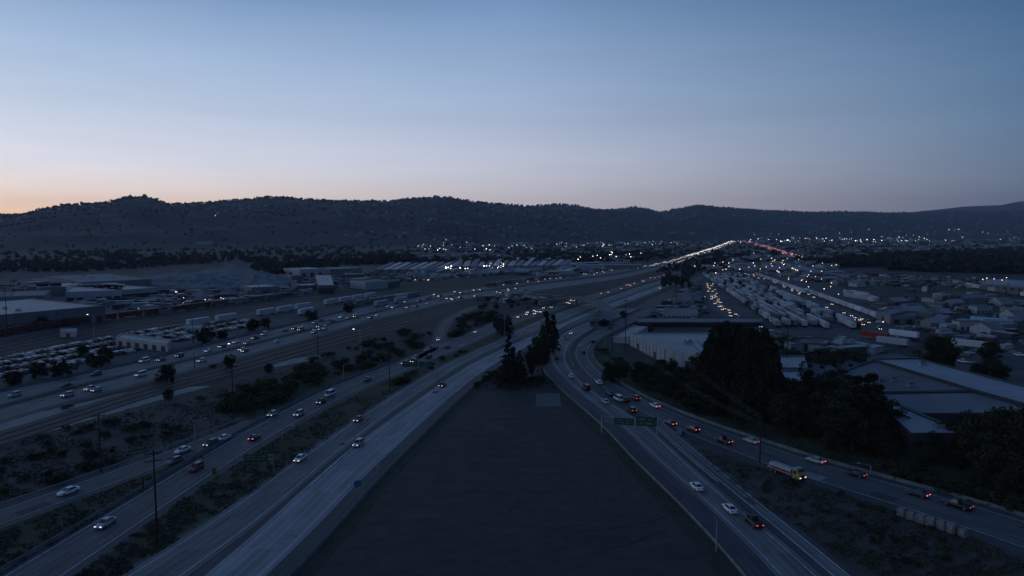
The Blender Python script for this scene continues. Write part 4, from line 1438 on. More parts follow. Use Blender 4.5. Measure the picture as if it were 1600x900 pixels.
def leaf_cloud(name, centres, radii, per, size, m, squash=1.0, seed=0):
    """many small leaf clumps (two crossed quads each) spread inside ellipsoidal sprays"""
    g = np.random.default_rng(seed)
    vs = []
    for c_, r in zip(centres, radii):
        n = per if isinstance(per, int) else int(per * r * r)
        d = g.normal(size=(n, 3))
        d /= np.linalg.norm(d, axis=1)[:, None]
        rad = r * (0.45 + 0.6 * g.random(n)**.6)
        pos = np.array(c_) + d * rad[:, None] * np.array([1, 1, squash])
        for p in pos:
            u = g.normal(size=3)
            u /= np.linalg.norm(u)
            w_ = np.cross(u, g.normal(size=3))
            w_ /= np.linalg.norm(w_) + 1e-9
            s1, s2 = size * (.5 + g.random()), size * (.35 + .5 * g.random())
            vs += [p - u * s1, p - w_ * s2, p + u * s1, p + w_ * s2]
    nf = len(vs) // 4
    me = bpy.data.meshes.new(name)
    me.from_pydata([tuple(v) for v in vs], [], [(4 * i, 4 * i + 1, 4 * i + 2, 4 * i + 3) for i in range(nf)])
    me.materials.append(m)
    me.update()
    return me


def trunk_mesh(h, r, limbs, seed):
    g = random.Random(seed)
    mb = MB()
    pts = [Vector((g.uniform(-.03, .03) * h * (k > 0), g.uniform(-.03, .03) * h * (k > 0), h * k / 4)) for k in range(5)]
    for k in range(4): mb.tube(pts[k], pts[k + 1], r * (1 - k * .2), r * (1 - (k + 1) * .2), M_bark, 6)
    for _ in range(limbs):
        t = g.uniform(.3, .95)
        k = min(3, int(t * 4))
        p = pts[k].lerp(pts[k + 1], t * 4 - k)
        a = g.uniform(0, 6.28)
        q = p + Vector((math.cos(a), math.sin(a), g.uniform(.2, .9))) * h * g.uniform(.15, .32)
        mb.tube(p, q, r * .3, r * .08, M_bark, 4)
    return mb.mesh('trunk')


def conifer(seed):       # unit: 10 m tall
    g = random.Random(seed)
    cs, rs = [], []
    for k in range(34):
        t = k / 33
        z = 1.0 + 9.0 * t
        R_ = (1 - t)**.8 * 2.5 * g.uniform(.6, 1.15) + .12
        for j in range(1 + int(4 * (1 - t))):
            a = g.uniform(0, 6.28)
            cs.append((math.cos(a) * R_ * .75, math.sin(a) * R_ * .75, z + g.uniform(-.2, .2)))
            rs.append(.28 + .55 * (1 - t) * g.uniform(.6, 1.2))
    return trunk_mesh(9.4, .25, 8, seed), leaf_cloud('crown', cs, rs, 26, .26, M_leafd, .6, seed)


def broad(seed, m=None, wide=1.0):    # unit: 10 m tall
    g = random.Random(seed)
    cs, rs = [], []
    for k in range(34):
        while True:
            v = Vector((g.uniform(-1, 1), g.uniform(-1, 1), g.uniform(-1, 1)))
            if .25 < v.length < 1: break
        cs.append((v.x * 3.2 * wide, v.y * 3.2 * wide, 5.6 + v.z * 3.5))
        rs.append(g.uniform(.7, 1.45))
    return trunk_mesh(7.5, .3, 10, seed), leaf_cloud('crown', cs, rs, 85, .27, m or M_leafb, .85, seed)


def dense_round(seed, wide=1.0):    # leafy to the ground, unit 10 m
    g = random.Random(seed)
    cs, rs = [], []
    for k in range(44):
        while True:
            v = Vector((g.uniform(-1, 1), g.uniform(-1, 1), g.uniform(-1, 1)))
            if .3 < v.length < 1: break
        cs.append((v.x * 3.6 * wide, v.y * 3.6 * wide, 4.3 + v.z * 4.1))
        rs.append(g.uniform(.9, 1.5))
    return trunk_mesh(6.5, .35, 8, seed), leaf_cloud('crown', cs, rs, 90, .32, M_leafb, .9, seed)


def column(seed):    # tall dense cypress / poplar, unit 10 m
    g = random.Random(seed)
    cs, rs = [], []
    for k in range(30):
        t = g.random()
        R_ = 1.5 * (1 - t**2.2) + .15
        a = g.uniform(0, 6.28)
        cs.append((math.cos(a) * R_ * .7, math.sin(a) * R_ * .7, .8 + 8.9 * t))
        rs.append(.35 + .7 * (1 - t) * g.uniform(.7, 1.2))
    return trunk_mesh(9.0, .25, 6, seed), leaf_cloud('crown', cs, rs, 80, .24, M_leafd, 1.2, seed)


def sparse(seed):    # thin tree with gaps, unit 10 m
    g = random.Random(seed)
    cs = [(g.uniform(-1.6, 1.6), g.uniform(-1.6, 1.6), g.uniform(3.5, 9.6)) for _ in range(16)]
    return trunk_mesh(9, .18, 14, seed), leaf_cloud('crown', cs, [g.uniform(.4, .9) for _ in cs], 55, .22, M_leafb, .8, seed)


def shrub(seed, m):  # unit: 2 m tall
    g = random.Random(seed)
    cs = [(g.uniform(-1, 1), g.uniform(-1, 1), g.uniform(.35, 1.4)) for _ in range(13)]
    mb = MB()
    for _ in range(6):
        a = g.uniform(0, 6.28)
        mb.tube((0, 0, 0), (math.cos(a) * .8, math.sin(a) * .8, 1.2), .05, .02, M_bark, 4)
    return mb.mesh('stems'), leaf_cloud('foliage', cs, [g.uniform(.35, .75) for _ in cs], 42, .15, m, .8, seed)


TP = {'conifer': [conifer(s) for s in (1, 2, 3)], 'broad': [broad(s) for s in (11, 12, 13, 14)], 'column': [column(s) for s in (21, 22, 23)], 'sparse': [sparse(s) for s in (31, 32)],
      'round': [dense_round(s, 1.3) for s in (71, 72, 73)], 'wide': [broad(s, None, 1.5) for s in (41, 42)], 'shrub': [shrub(s, M_leafy) for s in (51, 52, 53)], 'dshrub': [shrub(s, M_leafb) for s in (61, 62, 63)]}
TNAME = {'conifer': 'conifer_tree', 'broad': 'broadleaf_tree', 'column': 'cypress_tree', 'sparse': 'thin_tree', 'round': 'round_tree', 'wide': 'spreading_tree', 'shrub': 'shrub', 'dshrub': 'dark_shrub'}


def tree(kind, p, h, label, group=None, wx=1.0, v=None):
    vs = TP[kind]
    a, b = vs[rng.randrange(len(vs)) if v is None else v]
    unit = 2.0 if 'shrub' in kind else 10.0
    s_ = h / unit
    e = empty(TNAME[kind], (p[0], p[1], p[2] if len(p) > 2 else 0), rng.uniform(0, 6.28))
    e.scale = (s_ * wx, s_ * wx, s_)
    tag(e, label, 'shrub' if 'shrub' in kind else 'tree', group)
    ob('stems' if 'shrub' in kind else 'trunk', a, e)
    ob('foliage' if 'shrub' in kind else 'crown', b, e)
    return e


def hpx(x, yb, yt):
    """height of something whose base is at (x, yb) and whose top shows at yt"""
    p = P(x, yb)
    lo, hi = 0.0, 120.0
    for _ in range(40):
        mid = (lo + hi) / 2
        if proj((p.x, p.y, mid))[1] > yt: lo = mid
        else: hi = mid
    return p, lo


SINGLE = [
    # kind, x, ybase, ytop, width factor, label
    ('conifer', 795, 606, 524, 1.0, 'pointed dark conifer left of the group at the head of the dark lot'),
    ('conifer', 812, 600, 548, 1.1, 'low dark conifer squeezed between the pointed one and the big clump'),
    ('broad', 833, 598, 521, .52, 'dark bushy tree with a ragged top, left half of the clump at the lot head'),
    ('broad', 848, 585, 514, .5, 'dark bushy tree right beside the inner bend of the curve'),
    ('column', 853, 560, 486, 1.0, 'tallest dark tree of the group at the head of the lot'),
    ('column', 864, 552, 492, 1.0, 'dark tree leaning against the tallest one at the lot head'),
    ('round', 786, 523, 487, 1.0, 'round dark tree between the left carriageway and the central ones'),
    ('wide', 800, 594, 562, .8, 'low spreading tree at the foot of the pointed conifer'),
    ('round', 148, 573, 549, 1.2, 'broad round tree at the edge of the crowded car park, by a pointed neighbour'),
    ('round', 165, 566, 538, .8, 'taller pointed tree behind the broad round tree of the car park'),
    ('round', 21, 601, 577, 1.2, 'round tree at the far left edge beside the far left freeway'),
    ('round', 62, 591, 561, .95, 'dark tree left one of the adjoining pair by the crowded car park'),
    ('round', 95, 589, 560, 1.15, 'dark tree right one of the adjoining pair by the crowded car park'),
    ('sparse', 120, 583, 566, 1.3, 'small ragged tree right of the adjoining pair'),
    ('round', 130, 556, 537, 1.0, 'small dark tree inside the crowded car park'),
    ('round', 261, 598, 564, .85, 'dense egg shaped tree between the far left freeway and the railway'),
    ('round', 359, 573, 551, .9, 'smaller egg shaped tree between freeway and railway, by a lamp post'),
    ('round', 264, 623, 606, 1.1, 'stubby dark tree on the near side of the railway'),
    ('round', 322, 536, 508, 1.0, 'dark round tree by the freeway in front of the white wagons'),
    ('round', 347, 531, 514, 1.2, 'lower dark tree right of the round one before the white wagons'),
    ('round', 396, 517, 495, 1.0, 'dark tree standing between parked cars right of the white wagons'),
    ('round', 414, 512, 494, 1.1, 'dark tree right of the parked cars near the freeway edge'),
    ('round', 487, 500, 482, 1.3, 'broad dark bush tree before the siding with pale wagons'),
    ('round', 545, 488, 471, 1.2, 'broad round bush beside the freeway between the sidings'),
    ('round', 62, 513, 489, 1.2, 'bushy tree before the wall of the left warehouse'),
    ('round', 100, 507, 494, 1.6, 'low bushy tree beside the rust red wagons'),
    ('round', 420, 582, 566, 1.0, 'small dark tree between the gravel path and the railway'),
    ('round', 1466, 580, 514, .95, 'big round dark tree right of the white trailer'),
    ('round', 1546, 562, 530, 1.1, 'small round tree standing alone in the right hand parking lot'),
    ('round', 1553, 592, 557, 1.25, 'spreading low tree at the end of the long right roof'),
    ('round', 1530, 590, 566, 1.2, 'lower spreading tree left of the one at the end of the long roof'),
    ('round', 944, 512, 496, 1.3, 'dark clump tree in the gap between the flyover end and the outer curve'),
    ('round', 932, 507, 497, 1.5, 'low clump tree by the small green kiosk under the flyover end'),
    ('round', 974, 495, 484, 1.1, 'dark tree beside the lamps where the curved roads meet'),
    ('round', 957, 597, 560, 1.0, 'dark tree at the left end of the long tree belt by the outer curve'),
    ('round', 1020, 500, 490, 1.3, 'low dark tree on the strip above the white warehouse'),
    ('round', 1016, 519, 509, 1.0, 'dark tree behind the small annex of the white warehouse'),
    ('sparse', 1256, 622, 563, .9, 'thin bare looking tree, leftmost of the four before the pale roofs'),
    ('sparse', 1286, 620, 556, 1.2, 'tall thin tree, second of the four before the pale roofs'),
    ('sparse', 1300, 628, 578, 1.1, 'thin tree, third of the four before the pale roofs'),
    ('sparse', 1316, 622, 553, 1.1, 'thin tree, rightmost of the four before the pale roofs'),
    ('column', 1262, 660, 578, 1.5, 'dark column tree standing above its neighbours in the long tree belt'),
    ('column', 1358, 690, 584, 1.7, 'tall dense dark tree, right end of the high part of the belt'),
    ('column', 1336, 690, 588, 1.7, 'dense dark tree just left of the right end of the high belt'),
    ('column', 1375, 688, 618, 1.4, 'slim dark tree sloping down from the high belt towards the roofs'),
    ('column', 1391, 672, 626, .7, 'single slender spike of a tree before the low right roof'),
    ('broad', 1315, 690, 612, 1.1, 'bushy dark tree between the column tree and the dense pair'),
    ('broad', 1240, 660, 590, 1.0, 'bushy dark tree right of the tallest group in the belt'),
    ('broad', 1222, 655, 585, 1.0, 'bushy dark tree at the shoulder of the tallest group'),
    ('broad', 1290, 675, 612, 1.2, 'bushy dark tree filling the dip in the middle of the belt'),
]
for kd, x, yb, yt, wx, lab in SINGLE:
    p, h = hpx(x, yb, yt)
    tree(kd, p, h, lab, None, wx)
# the tallest group
for k in range(34):
    x = 1092 + k * 3.7 + rng.uniform(-3, 3)
    yt = float(np.interp(x, [1090, 1100, 1118, 1135, 1160, 1190, 1203, 1222], [560, 535, 508, 503, 514, 512, 528, 575])) + rng.choice((-3, 0, 4, 10, 18, 30))
    p, h = hpx(x, 632 + (x - 1092) * .19 + rng.uniform(-8, 8), yt)
    tree(rng.choice(('column', 'column', 'column', 'conifer')), p, h, 'very tall dark tree packed in the high clump right of the white warehouse', 'very tall trees in the high clump', rng.uniform(.7, 1.1))
# belt along the outside of the right curve
bt = RD['F']
n_ = 0
for i in range(0, len(bt.mid), 1):
    x, y = proj(bt.pt(i, bt.w[i] / 2, 0))
    if y < 575 or x < 940: continue
    for row in range(5):
        if rng.random() < .42: continue
        off = bt.w[i] / 2 + 8 + row * 7 + rng.uniform(-2.5, 2.5)
        p = bt.pt(i, off, 0)
        X, Y = proj(p)
        if in_poly(X, Y, [(960, 500), (1090, 500), (1100, 592), (1040, 575), (980, 548)]): continue
        if X < 1085: h = rng.uniform(4, 7.5)
        elif X < 1240: h = rng.uniform(6, 13)
        elif X < 1390: h = rng.uniform(7, 15)
        elif X < 1500: h = rng.uniform(5, 8.5)
        else: h = rng.uniform(8, 13)
        if row < 1: h *= .55
        if h < 4.5: h += 1
        tree('broad', p, h, 'dark bushy tree in the dense belt outside the right hand curve', 'trees of the dense belt outside the right hand curve', rng.uniform(.9, 1.4))
        n_ += 1
for x, yb, yt in ((1510, 720, 655), (1530, 735, 645), (1548, 738, 640), (1565, 742, 636), (1583, 745, 632), (1600, 748, 634), (1620, 752, 630), (1500, 700, 668), (1575, 710, 640), (1592, 715, 636)):
    p, h = hpx(x, yb, yt)
    tree('broad', p, h, 'tall dark tree of the clump at the right edge before the low roofs', 'tall trees at the right edge', 1.0)
# dark clump beyond the flyover
for _ in range(14):
    x, y = rng.uniform(1036, 1078), rng.uniform(443, 456)
    p, h = hpx(x, y, y - rng.uniform(14, 24))
    tree('broad', p, h, 'dark tree in the clump between the two distant roads beyond the flyover', 'trees between the two distant roads', .7)
for _ in range(16):
    x, y = rng.uniform(742, 858), rng.uniform(470, 486)
    p, h = hpx(x, y, y - rng.uniform(5, 10))
    if free(p, 3): tree('broad', p, h, 'dark scrubby tree under the near end of the flyover', 'scrubby trees under the flyover', 1.4)

# shrubs on the dry slope
SLOPE = [([(430, 615), (470, 572), (560, 540), (640, 515), (675, 512), (672, 535), (640, 553), (520, 595), (440, 628)], 85, 1.0, 3.6, 'dark leafy shrub on the slope between railway and left carriageway', 'shrubs on the middle slope'),
         ([(345, 640), (360, 610), (440, 600), (450, 622), (370, 650)], 26, 2.5, 4.5, 'dark shrub in the black thicket above the left carriageway', 'shrubs of the black thicket'),
         ([(-10, 735), (0, 690), (180, 650), (330, 620), (350, 650), (230, 705), (60, 770), (-10, 780)], 44, .8, 2.2, 'small shrub scattered on the dry slope left of the slip road', 'small shrubs on the dry slope'),
         ([(705, 530), (708, 505), (760, 488), (800, 486), (770, 500), (730, 516)], 40, 1.6, 4, 'leafy shrub beside the loop ramp', 'shrubs beside the loop ramp'),
         ([(740, 606), (775, 580), (870, 598), (872, 606)], 34, .8, 2.4, 'dry shrub at the head of the dark lot', 'dry shrubs at the head of the dark lot'),
         ([(610, 606), (640, 582), (720, 548), (730, 550), (640, 600)], 16, 1.2, 2.4, 'shrub on the grass between the left and central carriageways', 'shrubs between the carriageways'),
         ([(930, 560), (945, 548), (1060, 590), (1090, 640), (985, 600)], 50, 1.5, 3.2, 'leafy shrub at the foot of the white warehouse trees', 'shrubs below the white warehouse'),
         ([(1060, 692), (1140, 712), (1400, 802), (1600, 880), (1400, 890), (1200, 780)], 40, .4, 1.1, 'low dry shrub on the grass wedge between the right hand roads', 'low shrubs on the right grass wedge'),
         ([(1210, 556), (1330, 556), (1345, 566), (1220, 572)], 40, 2, 4.5, 'dark shrub in the hedge before the pale roofs', 'shrubs of the hedge before the pale roofs'),
         ([(1150, 536), (1260, 530), (1300, 545), (1180, 550)], 45, 1.5, 3.5, 'shrub on the rough strip before the truck yard', 'shrubs on the rough strip before the truck yard'),
         ([(100, 640), (230, 600), (420, 552), (425, 556), (240, 606), (110, 648)], 24, .8, 2.0, 'low weedy shrub on the strip between freeway and railway', 'weedy shrubs between freeway and railway'),
         ([(1380, 728), (1600, 790), (1600, 806), (1400, 748)], 50, 1, 2.6, 'shrub along the outer verge at the right edge', 'shrubs along the outer right verge')]
for poly, n, h0, h1, lab, grp in SLOPE:
    x0, x1 = min(q[0] for q in poly), max(q[0] for q in poly)
    y0, y1 = min(q[1] for q in poly), max(q[1] for q in poly)
    k = 0
    for _ in range(n * 12):
        if k >= n: break
        x, y = rng.uniform(x0, x1), rng.uniform(y0, y1)
        if not in_poly(x, y, poly): continue
        p = P(x, y)
        if not free(p, 2.5): continue
        tree(rng.choice(('shrub', 'shrub', 'dshrub')), p, rng.uniform(h0, h1), lab, grp, rng.uniform(1.0, 1.9))
        k += 1

# dry grass tufts on the near verges: one mass
GV = []
for poly, n in (([(-20, 910), (243, 760), (333, 708), (187, 757), (-20, 838)], 1500), ([(110, 905), (287, 777), (480, 656), (640, 580), (700, 556), (560, 654), (400, 765), (190, 900)], 4500), ([(-20, 790), (-20, 700), (330, 612), (480, 570), (440, 640), (240, 712)], 5000), ([(1060, 690), (1260, 756), (1500, 828), (1640, 900), (1370, 900), (1196, 795)], 5000), ([(1010, 618), (1267, 716), (1600, 808), (1600, 770), (1280, 690), (1000, 600)], 2200), ([(735, 609), (775, 575), (850, 575), (872, 609)], 900)):
    x0, x1 = min(q[0] for q in poly), max(q[0] for q in poly)
    y0, y1 = min(q[1] for q in poly), max(q[1] for q in poly)
    k = 0
    while k < n:
        x, y = rng.uniform(x0, x1), rng.uniform(y0, y1)
        if not in_poly(x, y, poly): continue
        k += 1
        if fbm(x * .03, y * .06, 3) < -.15: continue
        p = P(x, y)
        h = rng.uniform(.15, .5)
        for _ in range(3):
            a = rng.uniform(0, 6.28)
            d = Vector((math.cos(a), math.sin(a), 0))
            l = Vector((rng.uniform(-.25, .25), rng.uniform(-.25, .25), h))
            q = p + Vector((rng.uniform(-.3, .3), rng.uniform(-.3, .3), 0))
            GV.append((q - d * .16, q + d * .16, q + l))
for rk in ('B', 'D1', 'D2', 'E1', 'E2', 'F', 'C'): pass
me = bpy.data.meshes.new('dry_grass')
me.from_pydata([tuple(v) for t in GV for v in t], [], [(3 * i, 3 * i + 1, 3 * i + 2) for i in range(len(GV))])
me.materials.append(mat('dry_grass_blade', (.045, .042, .022), rough=1, scale=.08, detail=5, col2=(.10, .09, .055)))
tag(ob('dry_grass', me), 'dry grass growing over the verges and slopes beside the roads', 'grass', None, 'stuff')


# far trees: low clumps of leaf faces, one mass each
def far_trees(name, pts, label, m, seed):
    """pts: (x, y, z, h, w)"""
    g = np.random.default_rng(seed)
    pts = np.array(pts)
    per = 16
    n = len(pts) * per
    base = np.repeat(pts, per, axis=0)
    d = g.normal(size=(n, 3))
    d /= np.linalg.norm(d, axis=1)[:, None]
    t = g.random(n)**.5
    c_ = base[:, :3] + d * t[:, None] * np.stack([base[:, 4] * .5, base[:, 4] * .5, base[:, 3] * .42], 1)
    c_[:, 2] += base[:, 3] * .5
    u = g.normal(size=(n, 3))
    u /= np.linalg.norm(u, axis=1)[:, None]
    w_ = np.cross(u, g.normal(size=(n, 3)))
    w_ /= np.linalg.norm(w_, axis=1)[:, None]
    s_ = (base[:, 4] * .26)[:, None] * (.6 + g.random((n, 1)))
    V = np.stack([c_ - u * s_, c_ - w_ * s_, c_ + u * s_, c_ + w_ * s_], 1).reshape(-1, 3)
    me = bpy.data.meshes.new(name)
    me.vertices.add(len(V))
    me.vertices.foreach_set('co', V.ravel())
    me.loops.add(len(V))
    me.loops.foreach_set('vertex_index', np.arange(len(V)))
    me.polygons.add(n)
    me.polygons.foreach_set('loop_start', np.arange(0, len(V), 4))
    me.materials.append(m)
    me.update(calc_edges=True)
    return tag(ob(name, me), label, 'trees', None, 'stuff')


M_fart = mat('far_tree_leaf', (.015, .019, .014), rough=1, scale=.02, detail=4, col2=(.034, .037, .026))
pts = []
for _ in range(10500):
    x = rng.uniform(-200, 1850)
    t = rng.random()**.8
    if rng.random() < .28: t = rng.uniform(.93, 1.02)
    elif x < 560 and t < .5 and rng.random() < .8: continue      # bare lower slopes at the left
    p = hill_pt(x, t)
    if fbm(p.x / 300, p.y / 300, 3) < -.25 and t < .9: continue
    h = rng.uniform(4, 11) * (1.15 if x < 900 else 1.0)
    if t > .93: h *= rng.uniform(.7, 1.75)
    pts.append((p.x, p.y, p.z - .5, h, h * rng.uniform(.7, 1.3)))
far_trees('hillside_trees', pts, 'dark trees covering the long ridge of hills under the sky', M_fart, 5)
GROVES = [('dark_grove', [(560, 413), (570, 403), (640, 400), (655, 408), (652, 414)], 380, 9, 'low dark wood left of the rows of pale roofs'),
          ('dark_grove', [(-150, 428), (-150, 412), (200, 405), (330, 402), (330, 412), (150, 424)], 620, 6.5, 'dark wood at the foot of the left hills behind the warehouses'),
          ('dark_grove', [(400, 432), (395, 418), (450, 412), (560, 408), (570, 414), (480, 420), (460, 432)], 340, 7, 'dark wood behind the pale sheds left of centre'),
          ('dark_grove', [(1390, 424), (1385, 402), (1450, 396), (1640, 393), (1800, 398), (1800, 428), (1600, 428)], 1500, 12, 'large dark wood at the far right below the hills'),
          ('dark_grove', [(1290, 418), (1240, 410), (1330, 404), (1420, 408), (1440, 418)], 380, 9, 'loose dark trees between the distant roads and the large wood'),
          ('dark_grove', [(1000, 420), (1060, 405), (1140, 388), (1180, 392), (1130, 425), (1060, 436)], 210, 5.5, 'loose dark trees beyond the flyover between the two streams of lights'),
          ('dark_grove', [(640, 405), (900, 398), (1040, 392), (1040, 404), (940, 414), (760, 402)], 320, 8, 'scattered dark trees among the distant pale roofs')]
for nm, poly, n, hh, lab in GROVES:
    pts = []
    x0, x1 = min(q[0] for q in poly), max(q[0] for q in poly)
    y0, y1 = min(q[1] for q in poly), max(q[1] for q in poly)
    while len(pts) < n:
        x, y = rng.uniform(x0, x1), rng.uniform(y0, y1)
        if not in_poly(x, y, poly): continue
        p = P(x, y)
        if not free(p, 6): 
            if rng.random() < .9: continue
            n -= 1
            continue
        h = hh * rng.uniform(.6, 1.3)
        pts.append((p.x, p.y, 0, h, h * rng.uniform(.8, 1.4)))
    far_trees(nm, pts, lab, M_fart, n)
pts = []
while len(pts) < 2600:
    x, y = rng.uniform(-200, 1800), 373 + 40 * rng.random()**1.6
    if y < itp(BP, x) and False: continue
    p = P(x, y)
    if p.y > itp(BP, x) or not free(p, 8): continue
    if fbm(p.x / 260, p.y / 260, 3) < -.05: continue
    h = rng.uniform(4, 11)
    pts.append((p.x, p.y, 0, h, h * rng.uniform(.8, 1.5)))
far_trees('valley_trees', pts, 'dark trees dotted over the valley floor before the hills', M_fart, 9)
# ------------------------------------------------------------------ buildings
M_wallw = mat('pale_wall_panel', (.34, .345, .35), rough=.8, var=.12, scale=.25, stretch=(1, 1, .1))
M_wallg = mat('grey_wall_panel', (.17, .172, .175), rough=.85, var=.15, scale=.2, stretch=(1, 1, .1))
M_wallb = mat('brown_wall', (.10, .085, .075), rough=.9, var=.15, scale=.2)
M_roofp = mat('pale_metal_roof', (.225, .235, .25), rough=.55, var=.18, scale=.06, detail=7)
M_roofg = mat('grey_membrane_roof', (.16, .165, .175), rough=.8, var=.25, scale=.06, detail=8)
M_roofd = mat('dark_gravel_roof', (.125, .125, .128), rough=.9, var=.25, scale=.07, detail=8)
M_wallh = mat('house_wall', (.22, .22, .215), rough=.85, var=.2, scale=.2)
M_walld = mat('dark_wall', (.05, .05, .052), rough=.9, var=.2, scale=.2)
M_green = mat('green_wall', (.07, .13, .11), rough=.8, var=.15, scale=.2)
M_door = mat('dark_door', (.03, .03, .033), rough=.7, var=.2)
M_seam = mat('roof_seam', (.10, .10, .105), rough=.8, var=.2)


def flat_building(foot, h, wall, roof, label, cat='warehouse', doors=(), parapet=.6, name='warehouse', seams=0, vents=0, ribs=0):
    """foot: ground polygon in metres, front edge first (foot[0] -> foot[1])"""
    foot = [Vector((p[0], p[1], 0)) for p in foot]
    cen = sum(foot, Vector()) / len(foot)
    e = empty(name, cen)
    tag(e, label, cat)
    loc = [p - cen for p in foot]
    mb = MB()
    ar = sum(loc[i].x * loc[(i + 1) % len(loc)].y - loc[(i + 1) % len(loc)].x * loc[i].y for i in range(len(loc)))
    n = len(loc)
    for i in range(n):
        a, b = loc[i], loc[(i + 1) % n]
        mb.face([(a.x, a.y, 0), (b.x, b.y, 0), (b.x, b.y, h), (a.x, a.y, h)] if ar > 0 else [(b.x, b.y, 0), (a.x, a.y, 0), (a.x, a.y, h), (b.x, b.y, h)], wall)
        # parapet inner face and cap
        ins = lambda p: p * (1 - .5 / max(p.length, 1))
        A, B = ins(a), ins(b)
        mb.face([(a.x, a.y, h), (b.x, b.y, h), (B.x, B.y, h), (A.x, A.y, h)], roof)
        mb.face([(A.x, A.y, h), (B.x, B.y, h), (B.x, B.y, h - parapet), (A.x, A.y, h - parapet)], wall)
    ob('wall', mb.mesh('wall'), e)
    rf = MB()
    ins = [p * (1 - .5 / max(p.length, 1)) for p in loc]
    rf.face([(p.x, p.y, h - parapet) for p in (ins if ar > 0 else ins[::-1])], roof)
    ro = ob('roof', rf.mesh('roof'), e)
    if seams and n == 4:
        sm = MB()
        for k in range(1, seams):
            t = k / seams
            a, b = ins[0].lerp(ins[1], t), ins[3].lerp(ins[2], t)
            d = (b - a).normalized()
            q = Vector((d.y, -d.x, 0)) * .09
            zr = h - parapet
            sm.face([(a.x - q.x, a.y - q.y, zr + .03), (a.x + q.x, a.y + q.y, zr + .03), (b.x + q.x, b.y + q.y, zr + .03), (b.x - q.x, b.y - q.y, zr + .03)], M_seam)
        ob('roof_seams', sm.mesh('roof_seams'), e)
    if ribs:
        rb = MB()
        for i in range(n):
            a, b = loc[i], loc[(i + 1) % n]
            d = (b - a).normalized()
            nr_ = Vector((d.y, -d.x, 0)) * (1 if ar > 0 else -1)
            m_n = max(1, int((b - a).length / ribs))
            for k in range(m_n + 1):
                c_ = a.lerp(b, k / m_n)
                q = [c_ - d * .22 - nr_ * .1, c_ + d * .22 - nr_ * .1, c_ + d * .22 + nr_ * .28, c_ - d * .22 + nr_ * .28]
                rb.prism([(v.x, v.y) for v in q], 0, h - .25, wall)
        ob('wall_ribs', rb.mesh('wall_ribs'), e)
    vents += min(5, int((foot[1] - foot[0]).length * (foot[2] - foot[1]).length / 900))
    for k in range(vents):
        vb = MB()
        q = ins[0].lerp(ins[1], rng.uniform(.15, .85)).lerp(ins[3 % n].lerp(ins[2], .5), rng.uniform(.15, .85))
        s_ = rng.uniform(.7, 1.4)
        vb.box(-s_, s_, -s_ * .7, s_ * .7, 0, 1.0, M_steel)
        vb.box(-s_ * .6, s_ * .6, -s_ * .5, s_ * .5, 1.0, 1.25, M_trim)
        ob('roof_vent', vb.mesh('roof_vent'), ro, (q.x, q.y, h - parapet))
    # doors on chosen edges: (edge, count, width, height)
    for ed, cnt, wd, hd in doors:
        a, b = loc[ed], loc[(ed + 1) % n]
        d = (b - a).normalized()
        nrm = Vector((d.y, -d.x, 0)) * (1 if ar > 0 else -1)
        L = (b - a).length
        for k in range(cnt):
            c_ = a + d * L * (k + .5) / cnt + nrm * .06
            mb = MB()
            p0, p1 = c_ - d * wd / 2, c_ + d * wd / 2
            q0, q1 = p0 - nrm * .05, p1 - nrm * .05
            mb.loft([[(p0.x, p0.y, .1), (p1.x, p1.y, .1), (q1.x, q1.y, .1), (q0.x, q0.y, .1)], [(p0.x, p0.y, hd), (p1.x, p1.y, hd), (q1.x, q1.y, hd), (q0.x, q0.y, hd)]], M_door)
            ob('loading_door', mb.mesh('loading_door'), e)
    return e


def fpx(pts): return [P(x, y) for x, y in pts]
def top_foot(pts, h): return [Vector((P(x, y, h).x, P(x, y, h).y, 0)) for x, y in pts]


def front(xl, ytl, xr, ytr, depth, h):
    """footprint from the front roof edge in pixels and a depth going away"""
    a, b = P(xl, ytl, h), P(xr, ytr, h)
    d = (b - a).normalized()
    n = Vector((-d.y, d.x, 0))
    if n.y < 0: n = -n
    return [a, b, b + n * depth, a + n * depth]


# right: white warehouse beyond the curve
flat_building(fpx([(985, 540), (1038, 567.5), (1112, 583), (1112, 540)]), 6.6, M_wallw, M_roofp, 'white warehouse with ribbed walls and pale roof beyond the right hand curve', doors=((0, 2, 3, 3), (1, 3, 2.5, 3)), seams=5, vents=2, ribs=4.5)
flat_building(fpx([(958, 536), (983, 537), (1012, 520), (988, 518)]), 3.6, M_wallw, M_roofp, 'small white annex behind the white warehouse')
o = flat_building(fpx([(1036, 499), (1090, 499), (1090, 491), (1036, 491)]), 4.2, M_wallw, M_roofg, 'long low white house on the grass strip above the white warehouse', cat='house', name='long_house', doors=((0, 9, 1.4, 2.2),))
flat_building(fpx([(995, 511), (1190, 511), (1190, 503.5), (995, 503.5)]), 3.2, M_wallb, M_roofg, 'very long low row of brown lock-ups before the grass strip', cat='building', name='lockup_row', doors=((0, 34, 3, 2.4),))
